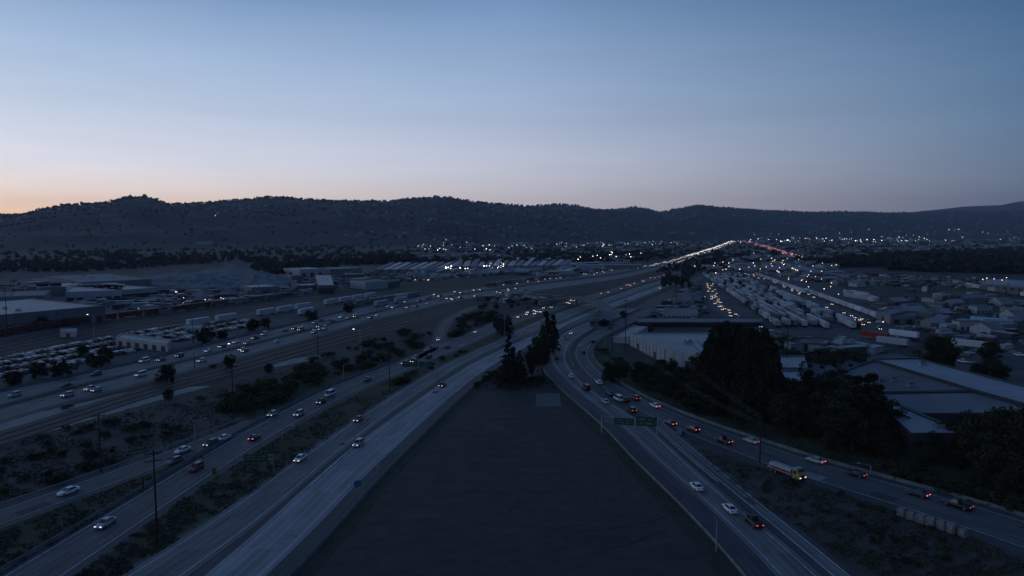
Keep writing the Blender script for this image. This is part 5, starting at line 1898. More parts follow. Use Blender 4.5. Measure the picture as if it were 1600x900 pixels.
# right: big flat roofs behind the belt
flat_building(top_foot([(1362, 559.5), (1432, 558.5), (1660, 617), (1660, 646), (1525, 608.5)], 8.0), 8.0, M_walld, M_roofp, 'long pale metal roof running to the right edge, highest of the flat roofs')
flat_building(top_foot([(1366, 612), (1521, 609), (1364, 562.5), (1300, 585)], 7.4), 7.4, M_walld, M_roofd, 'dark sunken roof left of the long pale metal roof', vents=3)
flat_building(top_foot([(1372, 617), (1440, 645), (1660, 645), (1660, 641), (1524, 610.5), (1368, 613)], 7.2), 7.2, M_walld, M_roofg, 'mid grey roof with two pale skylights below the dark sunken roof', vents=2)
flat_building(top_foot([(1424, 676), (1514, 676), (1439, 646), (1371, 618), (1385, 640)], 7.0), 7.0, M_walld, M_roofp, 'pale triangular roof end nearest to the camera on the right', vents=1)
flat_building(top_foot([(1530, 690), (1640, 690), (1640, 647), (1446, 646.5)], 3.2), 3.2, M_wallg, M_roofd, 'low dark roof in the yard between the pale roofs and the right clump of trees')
flat_building(top_foot([(1214, 574), (1262, 574), (1256, 555), (1208, 556)], 5.0), 5.0, M_wallg, M_roofp, 'small pale roofed shed just right of the tallest trees')
flat_building(top_foot([(1222, 606), (1275, 606), (1262, 578), (1212, 578)], 4.5), 4.5, M_wallg, M_roofp, 'pale roof between the tallest trees and the dark column tree')
flat_building(top_foot([(1290, 622), (1345, 612), (1335, 578), (1283, 580)], 4.5), 4.5, M_wallg, M_roofg, 'grey roof glimpsed behind the thin trees in the middle of the belt')
flat_building(fpx([(1240, 546), (1290, 550), (1300, 542), (1252, 538)]), 4.0, M_wallb, M_roofd, 'half open dark shed with a grid of bays on the yard before the trailers', name='shed', cat='shed', doors=((0, 5, 4, 3),))
flat_building(fpx([(1302, 546), (1316, 548), (1322, 541), (1308, 539)]), 5.0, M_wallw, M_roofp, 'tiny white block beside the half open dark shed', name='shed', cat='shed', doors=((0, 1, 3.5, 3),))
flat_building(fpx([(1368, 500), (1391, 506), (1416, 499), (1393, 494)]), 6, M_wallg, M_roofg, 'square grey green building at the end of the pale row of trailers', doors=((0, 1, 3, 3), (1, 1, 5, 3.5)))
flat_building(fpx([(1391, 507), (1430, 506), (1432, 499), (1418, 499)]), 5, M_wallg, M_roofd, 'dull brown grey building attached right of the square grey green one', doors=((0, 2, 4, 3),))
flat_building(fpx([(1500, 478), (1540, 476), (1540, 470), (1502, 471)]), 6, M_wallg, M_roofd, 'dark grey shed on the right hand field', name='shed', cat='shed')
flat_building(fpx([(1530, 450), (1600, 456), (1640, 456), (1640, 447), (1545, 442)]), 5, M_wallg, M_roofp, 'low pale roofed hall before the large wood at the far right', doors=((0, 6, 4, 3),))
flat_building(fpx([(1318, 463), (1352, 469), (1360, 464), (1326, 459)]), 4, M_wallw, M_roofp, 'long white shed right of the pale row of trailers', name='shed', cat='shed')
flat_building(fpx([(1440, 455), (1448, 456), (1450, 453), (1442, 452.5)]), 4, M_wallw, M_roofp, 'tiny white hut alone on the brown field', name='hut', cat='hut')

# left: warehouses behind the rails
flat_building(front(-90, 500, 163, 477, 95, 10.5), 10.5, M_wallg, M_roofp, 'big grey warehouse at the far left behind the rust red wagons', doors=((0, 12, 4, 4),), vents=3, seams=8, ribs=9)
flat_building(front(-60, 466, 70, 461, 60, 9), 9, M_wallg, M_roofg, 'grey hall behind the big left warehouse with a bright roof edge', vents=1)
flat_building(front(102, 456, 190, 453, 80, 9), 9, M_wallw, M_roofp, 'white warehouse with dark openings in the middle of the left yard', doors=((0, 6, 5, 4),))
flat_building(front(190, 453, 245, 449, 90, 9), 9, M_wallw, M_roofp, 'long white dock building with a row of dark loading doors', doors=((0, 9, 4, 5),))
flat_building(front(60, 449, 190, 443.5, 60, 8), 8, M_wallg, M_roofp, 'long pale roof behind the white warehouse of the left yard')
flat_building(front(40, 448, 96, 446, 40, 8), 8, M_wallg, M_roofg, 'grey shed left of the long pale roof', name='shed', cat='shed')
flat_building(front(128, 441, 236, 436, 150, 9), 9, M_wallg, M_roofg, 'widest grey roof at the back of the left yard')
flat_building(front(48, 441, 78, 439.5, 30, 6), 6, M_wallg, M_roofp, 'small pale shed before the dark wood at left', name='shed', cat='shed')
flat_building(front(84, 436, 104, 434.5, 30, 6), 6, M_wallw, M_roofp, 'second small pale shed before the dark wood at left, near the widest roof', name='shed', cat='shed')
flat_building(front(108, 434, 126, 433, 30, 6), 6, M_wallw, M_roofp, 'third small pale shed, touching the widest roof of the left yard', name='shed', cat='shed')
flat_building(front(-40, 478, 10, 476.5, 25, 7), 7, M_wallw, M_roofp, 'bright white shed at the left edge between two warehouses', name='shed', cat='shed')
flat_building(fpx([(182, 540), (262, 550), (268, 543), (190, 532)]), 4.2, M_wallw, M_roofp, 'long white building in the middle of the crowded car park', cat='building', name='long_building', doors=((0, 6, 3, 2.6),))
flat_building(fpx([(289, 521), (314, 521), (315, 516), (290, 516)]), 3.5, M_wallw, M_roofp, 'small white cabin between parked cars and the round tree', cat='cabin', name='cabin', doors=((0, 2, 2, 2.2),))
flat_building(fpx([(94, 527), (119, 527), (121, 522), (96, 522)]), 3.5, M_wallw, M_roofp, 'small white hut at the back of the car park under the rails', cat='hut', name='hut', doors=((0, 1, 2, 2.2),))
flat_building(front(256, 484, 268, 482.5, 12, 3.5), 3.5, M_wallg, M_roofp, 'low shed with pale roof behind the end of the rust red train', cat='shed', name='shed')
flat_building(front(393, 449, 436, 447, 40, 6), 6, M_wallg, M_roofp, 'low hall with pale roof right of the quarry mounds')
flat_building(top_foot([(497, 445.5), (522, 445.5), (517, 429), (492, 429)], 8), 8, M_wallb, M_roofp, 'steep looking pale roof on a dark red brown block left of centre', doors=((0, 3, 5, 5),))
flat_building(front(468, 421, 507, 419.5, 50, 10), 10, M_wallw, M_roofp, 'tall white hall behind the steep looking pale roof', doors=((0, 3, 5, 5),))
flat_building(front(456, 431, 474, 430, 40, 8), 8, M_wallg, M_roofg, 'grey block left of the steep looking pale roof', cat='building', name='block')
flat_building(front(466, 446, 490, 445.5, 30, 5), 5, M_wallb, M_roofp, 'low dark block left of the steep looking pale roof, nearer the rails', cat='building', name='block')
flat_building(front(516, 420, 566, 418.5, 40, 8), 8, M_wallg, M_roofp, 'long pale roof before the dark wood left of centre')
flat_building(front(541, 428.5, 570, 428, 25, 6), 6, M_wallb, M_roofp, 'narrow pale roof line in front of the dark trees left of centre')
flat_building(front(557, 436, 584, 434.5, 25, 5), 5, M_wallg, M_roofp, 'low pale roof behind the white and green building')
flat_building(front(571, 440.5, 606, 438.5, 30, 8), 8, M_wallw, M_roofg, 'white block beside the green one above the middle wagons', cat='building', name='block')
flat_building(front(607, 440.5, 625, 439, 26, 6), 6, M_green, M_roofg, 'dull green block beside the white one above the middle wagons', cat='building', name='block')
# rows of long sheds
SHEDN = [0]


def gable_shed(a, b, wid, h, wall, roof, label, group):
    d = (b - a)
    L = d.length
    ang = math.atan2(d.y, d.x)
    mb = MB()
    mb.box(0, L, -wid / 2, wid / 2, 0, h, wall)
    for s_ in (-1, 1):
        q = [(-.4, s_ * (wid / 2 + .4), h), (L + .4, s_ * (wid / 2 + .4), h), (L + .4, 0, h + wid * .05), (-.4, 0, h + wid * .05)]
        mb.face(q if s_ < 0 else q[::-1], roof)
    for x in (0, L): mb.face([(x, -wid / 2, h), (x, wid / 2, h), (x, 0, h + wid * .05)], wall)
    o = ob('long_shed', mb.mesh('long_shed'), None, (a.x, a.y, 0), ang)
    return tag(o, label, 'shed', group)


for k in range(9):
    x = 590 + k * 13
    gable_shed(P(x, 426), P(x + 24, 413.5), 7.5 + k % 3, 4.5, M_wallg, M_roofp if k % 3 else M_roofg, 'one of the slanting pale sheds right of the dark wood', 'slanting pale sheds right of the dark wood')
for k in range(15):
    x = 716 + k * 11.5
    gable_shed(P(x, 421 - k * .15), P(x + 6 + k * .9, 406), 8 + k % 3, 4.5, M_wallg, M_roofp if k % 2 else M_roofg, 'one of the long parallel pale roofs in the centre distance', 'long parallel pale roofs in the centre distance')
for j, (x0, x1, y) in enumerate([(655, 720, 404), (662, 740, 401), (735, 800, 399), (900, 960, 416), (905, 1000, 420)]):
    gable_shed(P(x0, y), P(x1, y - .8), 16, 6, M_wallg, M_roofp, ['long pale roof nearest the dark wood in the distance', 'long pale roof behind the one nearest the dark wood', 'single long roof above the parallel pale roofs', 'far long roof beside the freeway beyond the parallel roofs', 'grey long roof on the freeway edge beyond the parallel roofs'][j], None)

# the town on the valley floor
TB = []
for v in range(8):
    mb = MB()
    lx, ly, h = rng.uniform(14, 44), rng.uniform(10, 26), rng.uniform(4, 8)
    wl, rf = rng.choice([M_wallg, M_wallw, M_wallb]), rng.choice([M_roofp, M_roofp, M_roofg, M_roofd])
    if v % 2:
        mb.box(-lx / 2, lx / 2, -ly / 2, ly / 2, 0, h, wl)
        mb.box(-lx / 2 - .3, lx / 2 + .3, -ly / 2 - .3, ly / 2 + .3, h, h + .5, rf)
    else:
        mb.box(-lx / 2, lx / 2, -ly / 2, ly / 2, 0, h, wl)
        for s_ in (-1, 1):
            q = [(-lx / 2 - .4, s_ * (ly / 2 + .4), h), (lx / 2 + .4, s_ * (ly / 2 + .4), h), (lx / 2 + .4, 0, h + ly * .18), (-lx / 2 - .4, 0, h + ly * .18)]
            mb.face(q if s_ < 0 else q[::-1], rf)
        for x in (-lx / 2, lx / 2): mb.face([(x, -ly / 2, h), (x, ly / 2, h), (x, 0, h + ly * .18)], wl)
    for k in range(4): mb.box(-lx / 2 + (k + .3) * lx / 4, -lx / 2 + (k + .7) * lx / 4, -ly / 2 - .06, -ly / 2, .3, 2.8, M_door)
    TB.append(mb.mesh('town_building'))
TOWN = [([(840, 438), (900, 414), (1000, 402), (1040, 400), (950, 420), (900, 434)], 46, 'low building squeezed between the far railway and the stream of headlights', 'low buildings along the far railway'),
        ([(640, 438), (660, 428), (830, 422), (850, 426), (780, 432)], 34, 'low building in the strip before the parallel pale roofs', 'low buildings before the parallel pale roofs'),
        ([(1330, 500), (1400, 455), (1600, 466), (1600, 530), (1450, 520)], 22, 'small low shed scattered over the right hand field', 'small sheds over the right hand field'),
        ([(560, 398), (700, 384), (1060, 378), (1060, 392), (900, 404), (700, 400)], 74, 'low pale town building on the valley floor left of the headlight stream', 'town buildings left of the headlight stream'),
        ([(1130, 430), (1100, 415), (1160, 394), (1240, 402), (1330, 424), (1250, 428)], 54, 'low building in the dark district right of the headlight stream', 'buildings in the district right of the headlight stream'),
        ([(1160, 384), (1180, 374), (1640, 374), (1700, 386), (1400, 392)], 40, 'distant low building below the right hand hills', 'distant buildings below the right hand hills'),
        ([(1050, 480), (1000, 500), (1010, 470), (1080, 455), (1095, 470)], 16, 'small building between the curved roads and the queue by the truck yard', 'small buildings by the queue at the truck yard'),
        ([(1220, 432), (1320, 428), (1420, 445), (1330, 452)], 14, 'low building beyond the single line of trailers', 'low buildings beyond the single line of trailers')]
for poly, n, lab, grp in TOWN:
    x0, x1 = min(q[0] for q in poly), max(q[0] for q in poly)
    y0, y1 = min(q[1] for q in poly), max(q[1] for q in poly)
    k = 0
    for _ in range(n * 30):
        if k >= n: break
        x, y = rng.uniform(x0, x1), rng.uniform(y0, y1)
        if not in_poly(x, y, poly): continue
        p = P(x, y)
        if not free(p, 14): continue
        near_ = p.y < 900
        o = ob('town_building', TB[rng.randrange(8)], None, (p.x, p.y, 0), rng.choice((.35, .35 + math.pi / 2, .1, -.2)))
        s_ = .5 if near_ else (1.0 if p.y < 2500 else 1.6)
        o.scale = (s_, s_, max(.7, s_ * .8))
        tag(o, lab, 'building', grp)
        k += 1

# the rest of the town: a carpet of small far buildings nobody could count
mb = MB()
k = 0
while k < 1100:
    x, y = rng.uniform(480, 1720), 372.5 + 34 * rng.random()**1.5
    p = P(x, y)
    if p.y > itp(BP, x) * .99 or not free(p, 12): continue
    if fbm(p.x / 400 + 9, p.y / 400, 3) < -.3: continue
    if x < 640 and y < 402: continue
    k += 1
    s_ = max(.6, p.y / 2600)
    lx, ly, h = rng.uniform(10, 38) * s_, rng.uniform(8, 16) * s_, rng.uniform(3.5, 7)
    M = Matrix.Translation(p) @ Matrix.Rotation(rng.choice((.35, .35, 1.9, .1)), 4, 'Z')
    mb.box(-lx / 2, lx / 2, -ly / 2, ly / 2, 0, h, rng.choice((M_wallg, M_wallb, M_wallh, M_wallw)), M)
    mb.box(-lx / 2 - .3, lx / 2 + .3, -ly / 2 - .3, ly / 2 + .3, h, h + .5, rng.choice((M_roofp, M_roofg, M_roofd, M_roofg)), M)
tag(ob('far_town', mb.mesh('far_town')), 'carpet of small far roofs over the valley floor below the hills', 'town', None, 'stuff')

# houses on the hills
HB = []
for v in range(5):
    mb = MB()
    lx, ly, h = rng.uniform(10, 16), rng.uniform(8, 11), rng.uniform(4, 7)
    mb.box(-lx / 2, lx / 2, -ly / 2, ly / 2, -3, h, [M_wallg, M_wallg, M_wallh, M_wallb, M_wallh][v])
    rf = [M_roofg, M_roofd, M_roofd, M_roofg, M_roofp][v]
    for s_ in (-1, 1):
        q = [(-lx / 2 - .5, s_ * (ly / 2 + .5), h - .1), (lx / 2 + .5, s_ * (ly / 2 + .5), h - .1), (lx / 2 + .5, 0, h + 2), (-lx / 2 - .5, 0, h + 2)]
        mb.face(q if s_ < 0 else q[::-1], rf)
    for x in (-lx / 2, lx / 2): mb.face([(x, -ly / 2, h), (x, ly / 2, h), (x, 0, h + 1.9)], M_wallg)
    for k in range(3): mb.box(-lx / 2 + (k + .3) * lx / 3, -lx / 2 + (k + .7) * lx / 3, -ly / 2 - .08, -ly / 2, .8, 2.4, M_door)
    HB.append(mb)
HM = [b.mesh('hillside_house') for b in HB]
hs = []
for _ in range(1700):
    x = rng.uniform(-100, 1700)
    t = rng.uniform(.12, .93)
    if x < 520 and t < .62: continue
    p = hill_pt(x, t)
    if fbm(p.x / 350, p.y / 350, 3) > .22: continue
    hs.append((p.length, p))
hs.sort(key=lambda q: q[0])
for j, (d_, p) in enumerate(hs[:300]):
    o = ob('hillside_house', HM[j % 5], None, (p.x, p.y, p.z), rng.uniform(-.7, .7))
    s_ = rng.uniform(.9, 1.5)
    o.scale = (s_, s_, s_)
    tag(o, 'pale little house among the trees on the lower hillside', 'house', 'little houses on the lower hillside')
mb = MB()
for d_, p in hs[300:]:
    b = HB[rng.randrange(5)]
    M = Matrix.Translation(p) @ Matrix.Rotation(rng.uniform(-.7, .7), 4, 'Z') @ Matrix.Scale(rng.uniform(.9, 1.6), 4)
    off = len(mb.v)
    mb.v += [tuple(M @ Vector(v)) for v in b.v]
    mb.f += [tuple(off + q for q in f) for f in b.f]
    mb.m += [mb.mi(b.mats[k]) for k in b.m]
tag(ob('far_hillside_houses', mb.mesh('far_hillside_houses')), 'pale specks of houses scattered over the upper and farther hills', 'houses', None, 'stuff')
flat_building([hill_pt(306, .10) * 1, hill_pt(334, .10) * 1, hill_pt(334, .13), hill_pt(306, .13)], 9 + hill_pt(320, .12).z, M_wallw, M_roofp, 'lone long white building at the foot of the bare left hills', cat='building', name='lone_building')

# clutter of the yards: crates, bins, stacked goods nobody could count
CLM = [M_wallw, M_wallg, M_wallb, M_roofd, M_roofp, mat('rust_red_sheet', (.13, .03, .025), var=.3), mat('blue_sheet', (.06, .10, .16), var=.3), M_trim]
mb = MB()
for poly, n in (([(230, 490), (240, 456), (440, 448), (560, 440), (480, 462), (330, 476)], 285), ([(110, 480), (120, 468), (240, 460), (250, 485)], 133), ([(430, 446), (560, 428), (690, 430), (640, 442), (560, 448)], 209), ([(660, 440), (690, 428), (900, 420), (1000, 412), (960, 424), (800, 434)], 380),
                ([(1340, 480), (1420, 455), (1600, 466), (1600, 545), (1500, 540), (1420, 520)], 150), ([(1230, 440), (1300, 425), (1480, 436), (1600, 444), (1600, 452), (1400, 448)], 323), ([(1010, 500), (1040, 455), (1095, 445), (1095, 495)], 133), ([(1130, 530), (1180, 520), (1330, 540), (1380, 552), (1250, 552)], 95), ([(0, 440), (10, 470), (100, 452), (110, 440)], 114), ([(740, 470), (800, 460), (900, 468), (850, 478)], 57), ([(1105, 428), (1160, 405), (1230, 405), (1340, 428), (1200, 432)], 285)):
    x0, x1 = min(q[0] for q in poly), max(q[0] for q in poly)
    y0, y1 = min(q[1] for q in poly), max(q[1] for q in poly)
    k = 0
    for _ in range(n * 20):
        if k >= n: break
        x, y = rng.uniform(x0, x1), rng.uniform(y0, y1)
        if not in_poly(x, y, poly): continue
        p = P(x, y)
        if not free(p, 4): continue
        M = Matrix.Translation(p) @ Matrix.Rotation(rng.choice((.3, .3, 1.87, rng.uniform(0, 3))), 4, 'Z')
        lx, ly, h = rng.choice(((6, 2.4, 2.5), (2.5, 2, 1.6), (4, 3, 2), (9, 3, 2.8), (1.5, 1.5, 1.2), (12, 5, 3.2)))
        m = rng.choice([M_wallg, M_wallb, M_roofd, M_walld, M_roofp, M_wallw, M_walld] if rng.random() < .85 else CLM)
        mb.box(-lx / 2, lx / 2, -ly / 2, ly / 2, 0, h * rng.uniform(.7, 1.1), m, M)
        if lx > 5: mb.box(-lx / 2 - .1, lx / 2 + .1, -ly / 2 - .1, ly / 2 + .1, h, h + .25, rng.choice((M_roofp, M_roofg, m)), M)
        k += 1
tag(ob('yard_clutter', mb.mesh('yard_clutter')), 'jumble of containers, bins and stacked goods standing about the yards', 'yard clutter', None, 'stuff')

# quarry mounds
M_mound = mat('gravel_heap', (.12, .12, .118), rough=1, scale=.08, detail=12, col2=(.27, .265, .255), bump=.8)


def mound(px, yb, ytop, halfpx, label, ratio=.6, seed=0, depth=None, grp=None):
    p, h = hpx(px, yb, ytop)
    w_ = abs(P(px + halfpx, yb).x - p.x)
    nR, nA = 16, 40
    vs = [(0, 0, h * (.95))]
    fs = []
    for i in range(1, nR + 1):
        for j in range(nA):
            a = 2 * math.pi * j / nA
            r_ = i / nR
            rr = r_ * (1 + .18 * fbm(math.cos(a) * 1.3 + seed, math.sin(a) * 1.3, 3))
            x, y = math.cos(a) * rr * w_, math.sin(a) * rr * w_ * ratio
            z = h * (1 - r_)**.9 * (1 + .5 * fbm(x / w_ * 2.5 + seed * 3, y / w_ * 2.5, 4) * (1 - r_)) - .1 * r_
            vs.append((x, y, max(z, -.1)))
    for j in range(nA): fs.append((0, 1 + j, 1 + (j + 1) % nA))
    for i in range(nR - 1):
        for j in range(nA):
            a, b = 1 + i * nA + j, 1 + i * nA + (j + 1) % nA
            fs.append((a, a + nA, b + nA, b))
    me = bpy.data.meshes.new('gravel_mound')
    me.from_pydata(vs, [], fs)
    me.materials.append(M_mound)
    me.update()
    if me.polygons[0].normal.z < 0: me.flip_normals()
    tag(ob('gravel_mound', me, None, (p.x, p.y, 0)), label, 'mound', grp)


mound(355, 434, 415, 90, 'largest grey quarry mound at the back of the left yard', .5, 1)
mound(290, 436, 424, 70, 'wide low grey mound left of the largest quarry mound', .5, 2)
mound(405, 446, 428, 45, 'grey mound falling away right of the largest quarry mound', .6, 3)
mound(318, 466, 451, 28, 'small conical grey heap with dark base in front of the quarry', .9, 4)
mound(358, 465, 449, 24, 'small conical heap right of the other small one before the quarry', .9, 5)
mound(430, 440, 430, 26, 'pale flattened heap at the right end of the quarry', .8, 6)
for k in range(18):
    x, y = rng.uniform(275, 445), rng.uniform(430, 452)
    hh = rng.uniform(6, 13)
    mound(x, y, y - hh, hh * rng.uniform(1.5, 2.6), 'small spoil heap lying among the larger grey quarry mounds', .8, 10 + k, grp='small spoil heaps of the quarry')
mound(240, 446, 437, 40, 'low heap behind the long white dock building', .6, 7)


# ------------------------------------------------------------------ flyover
fly_px = [(812, 461.5), (850, 462), (885, 463.5), (915, 467.5), (934, 473), (945, 481), (946, 490), (938, 498)]
FZ = 6.5
ln = smooth_line(resample([P(x, y, FZ) for x, y in crom(fly_px, 10)], 5), 4)
fe = empty('flyover', (0, 0, 0))
tag(fe, 'curved concrete flyover crossing the central carriageways in the middle distance', 'bridge')
dirs = [(ln[min(i + 1, len(ln) - 1)] - ln[max(i - 1, 0)]).normalized() for i in range(len(ln))]
N_ = len(ln)
hz = [FZ * min(1, i / 10 + .05, (N_ - 1 - i) / 8 + .05) for i in range(N_)]


def frings(prof):
    R_ = []
    for i, (p, d) in enumerate(zip(ln, dirs)):
        n = Vector((d.y, -d.x, 0))
        R_.append([Vector((p.x, p.y, hz[i])) + n * a + Vector((0, 0, b)) for a, b in prof])
    return R_


mb = MB()
mb.loft(frings([(-4.4, -1.3), (4.4, -1.3), (4.6, 0), (-4.6, 0)]), M_conc2)
ob('deck', mb.mesh('deck'), fe)
for s_ in (-1, 1):
    mb = MB()
    mb.loft(frings([(s_ * 4.5 - .15, .0), (s_ * 4.5 + .15, .0), (s_ * 4.5 + .12, .95), (s_ * 4.5 - .12, .95)]), M_barr)
    ob('parapet', mb.mesh('parapet'), fe)
for i in range(10, N_ - 6, 7):
    p = ln[i]
    if not free(p, .5): continue
    mb = MB()
    mb.tube((p.x, p.y, 0), (p.x, p.y, hz[i] - 1.25), .9, .9, M_barr, 10)
    ob('pier', mb.mesh('pier'), fe)
flat_building(fpx([(922, 509), (933, 508), (936, 503), (925, 503)]), 3, M_green, M_green, 'small green kiosk between the curves under the end of the flyover', cat='kiosk', name='kiosk', parapet=.1)

# ------------------------------------------------------------------ poles, lamps, signs
M_wood = mat('pole_timber', (.028, .022, .018), rough=.95, var=.3, scale=2)
M_green_s = mat('sign_green', (.009, .062, .042), rough=.5, var=.12, scale=.8)
M_legend = mat('sign_legend', (.13, .19, .165), rough=.5, var=.1)
M_blue_s = mat('sign_blue', (.05, .12, .25), rough=.5, var=.1)


def pole(x, yb, yt, label, arms=2, rz=.4):
    p, h = hpx(x, yb, yt)
    e = empty('utility_pole', p, rz)
    tag(e, label, 'pole')
    mb = MB()
    mb.tube((0, 0, 0), (0, 0, h), .2, .13, M_wood, 8)
    ob('post', mb.mesh('post'), e)
    for k in range(arms):
        mb = MB()
        z = h - .6 - k * 1.5
        mb.box(-1.5, 1.5, -.07, .07, z - .08, z + .08, M_wood)
        for x_ in (-1.35, -.5, .5, 1.35): mb.tube((x_, 0, z + .08), (x_, 0, z + .34), .05, .04, M_trim, 5)
        ob('crossarm', mb.mesh('crossarm'), e)
    return e, h


PL = {}
PL['a'] = pole(246, 849, 703, 'tallest near utility pole with two crossarms at lower left', 2, .5)
mb = MB()
mb.tube((-1.9, 0, PL['a'][1] - 7.0), (-1.9, 0, PL['a'][1] - 4.6), .16, .16, M_trim, 8)
mb.tube((-2, 0, PL['a'][1] - 5.2), (0, 0, PL['a'][1] - 5.2), .05, .05, M_wood, 5)
ob('transformer', mb.mesh('transformer'), PL['a'][0])
pole(158, 738, 646, 'utility pole on the dry slope beside the left slip road', 1, .5)
pole(365, 658, 570, 'slim dark pole at the edge of the left carriageway before the thicket', 1, .5)
pole(498, 606, 524, 'dark pole among the shrubs above the left carriageway', 1, .4)
pole(609, 612, 547, 'dark pole on the grass strip near the lone grey sedan', 0, .4)
PL['b'] = pole(1187, 722, 650, 'dark utility pole on the grass wedge above the yellow truck, wires running from it', 2, .9)
PL['c'] = pole(977, 549, 468, 'tall dark pole left of the white warehouse wall', 1, .6)
PL['d'] = pole(957, 551, 506, 'short dark pole left of the tall one by the white warehouse', 1, .6)
pole(1229, 574, 506, 'thin dark pole standing before the truck yard', 0, .3)
pole(1346, 556, 541, 'short dark pole beside the pale roofs and the yard', 1, .3)
pole(12, 527, 449, 'thick mast beside the big left warehouse', 0, 0)
pole(302, 536, 498, 'slim pole in front of the white wagons of the car park', 0, 0)
pole(304, 575, 551, 'slim pole on the edge of the far left freeway near the egg shaped tree', 0, 0)
pole(733, 462, 437, 'pale mast beside the far left freeway in the middle distance', 0, 0)


def lamp(x, yb, yt, side, label, lit=False, rz=0):
    p, h = hpx(x, yb, yt)
    e = empty('street_lamp', p, rz)
    tag(e, label, 'street lamp')
    mb = MB()
    mb.tube((0, 0, 0), (0, 0, h), .13, .08, M_steel, 8)
    ob('post', mb.mesh('post'), e)
    mb = MB()
    mb.tube((0, 0, h - .1), (side * 2.6, 0, h + .55), .06, .045, M_steel, 6)
    ob('arm', mb.mesh('arm'), e)
    mb = MB()
    f_ = lambda x_, w_, z0, z1: [(x_, -w_, z0), (x_, w_, z0), (x_, w_ * .7, z1), (x_, -w_ * .7, z1)]
    mb.loft([f_(side * 2.5, .1, h + .48, h + .6), f_(side * 2.9, .2, h + .46, h + .66), f_(side * 3.4, .12, h + .5, h + .6)], M_h2 if lit else M_steel)
    ob('lamp_head', mb.mesh('lamp_head'), e)


lamp(305, 692, 657, 1, 'unlit street lamp at the top of the left slip road')
lamp(537, 594, 570, 1, 'unlit street lamp on the edge of the left carriageway among shrubs')
lamp(1360, 742, 727, -1, 'unlit street lamp behind the right hand road near the black low sedan')
lamp(1119, 862, 814, -.12, 'thin lamp post on the barrier right of the dark lot')
lamp(442, 690, 668, 1, 'unlit lamp post on the near edge of the left carriageway')
lamp(590, 740, 712, .12, 'unlit lamp post on the barrier left of the dark lot')
lamp(348, 573, 539, 1, 'street lamp post beside the smaller egg shaped tree', True)
lamp(563, 556, 516, -1, 'lit street lamp above the middle slope of shrubs', True)
lamp(687, 560, 538, 1, 'unlit lamp post between the loop ramp and the central carriageways')
lamp(147, 528, 493, -1, 'pale lamp mast behind the crowded car park', True)
lamp(945, 550, 528, 1, 'thin lamp post on the outside of the right hand curve')
lamp(905, 524, 510, 1, 'thin lamp post between the two curved roads')
lamp(788, 528, 498, -1, 'thin lamp post behind the round dark tree in the middle')


def panel(e, w_, h_, x0, z0, rows, y=-.12, mface=None):
    """sign panel with illegible rows of legend, seen too far off to read"""
    mb = MB()
    mb.box(x0, x0 + w_, y, y + .1, z0, z0 + h_, mface or M_green_s)
    if rows:
        lg = mb
        for r_ in range(rows):
            x = x0 + w_ * .08
            zc = z0 + h_ * (1 - (r_ + .8) / (rows + .6))
            while x < x0 + w_ * .86:
                q = rng.uniform(.25, .5)
                if rng.random() < .8: lg.box(x, x + q * .7, y - .03, y - .005, zc - h_ * .09, zc + h_ * .09, M_legend)
                x += q
    return ob('sign_panel', mb.mesh('sign_panel'), e)


# gantry over the right carriageway
pa, pb = P(940, 676), P(1027, 683)
d = pb - pa
g_ = empty('sign_gantry', pa, math.atan2(d.y, d.x))
tag(g_, 'overhead gantry with two long green sign panels across the right carriageway', 'sign')
L = d.length
Dg = pa.y
zt = CAM_H - (652 - 362) / F * Dg
zb = CAM_H - (666 - 362) / F * Dg
for x in (0, L):
    mb = MB()
    mb.tube((x, 0, 0), (x, 0, zt - .3), .22, .2, M_steel, 8)
    ob('post', mb.mesh('post'), g_)
mb = MB()
for z in (zb + .4, zt - .5): mb.tube((0, 0, z), (L, 0, z), .09, .09, M_steel, 6)
for k in range(12): mb.tube((L * k / 12, 0, zb + .4), (L * (k + .5) / 12, 0, zt - .5), .05, .05, M_steel, 5)
for k in range(12): mb.tube((L * (k + .5) / 12, 0, zt - .5), (L * (k + 1) / 12, 0, zb + .4), .05, .05, M_steel, 5)
ob('truss', mb.mesh('truss'), g_)
panel(g_, L * .36, zt - zb - .5, L * .23, zb, 2)
panel(g_, L * .37, zt - zb + .2, L * .62, zb + .1, 2)
# cantilever sign on the left carriageway
p, h = hpx(428, 742, 708)
g_ = empty('cantilever_sign', p, .05)
tag(g_, 'green cantilever road sign on one white post between the left and central carriageways', 'sign')
mb = MB()
mb.tube((0, 0, 0), (0, 0, h), .2, .17, M_barr, 8)
ob('post', mb.mesh('post'), g_)
mb = MB()
mb.tube((0, 0, h - .4), (-7.4, 0, h - .4), .1, .08, M_steel, 6)
mb.tube((0, 0, h - 1.5), (-7.4, 0, h - 1.5), .1, .08, M_steel, 6)
ob('arm', mb.mesh('arm'), g_)
panel(g_, 5.6, 1.75, -6.9, h - 1.9, 2)
# overhead sign farther up
p, h = hpx(683, 592, 566 + 14)
g_ = empty('cantilever_sign', p, .1)
tag(g_, 'farther green overhead sign above the central carriageway beside bright headlights', 'sign')
mb = MB()
mb.tube((0, 0, 0), (0, 0, 7.0), .2, .17, M_steel, 8)
ob('post', mb.mesh('post'), g_)
mb = MB()
mb.tube((0, 0, 6.6), (-14, 0, 6.6), .12, .1, M_steel, 6)
mb.tube((0, 0, 5.3), (-14, 0, 5.3), .12, .1, M_steel, 6)
ob('arm', mb.mesh('arm'), g_)
panel(g_, 6.0, 2.0, -13.4, 5.0, 2)
panel(g_, 5.4, 2.0, -7.0, 5.0, 2)
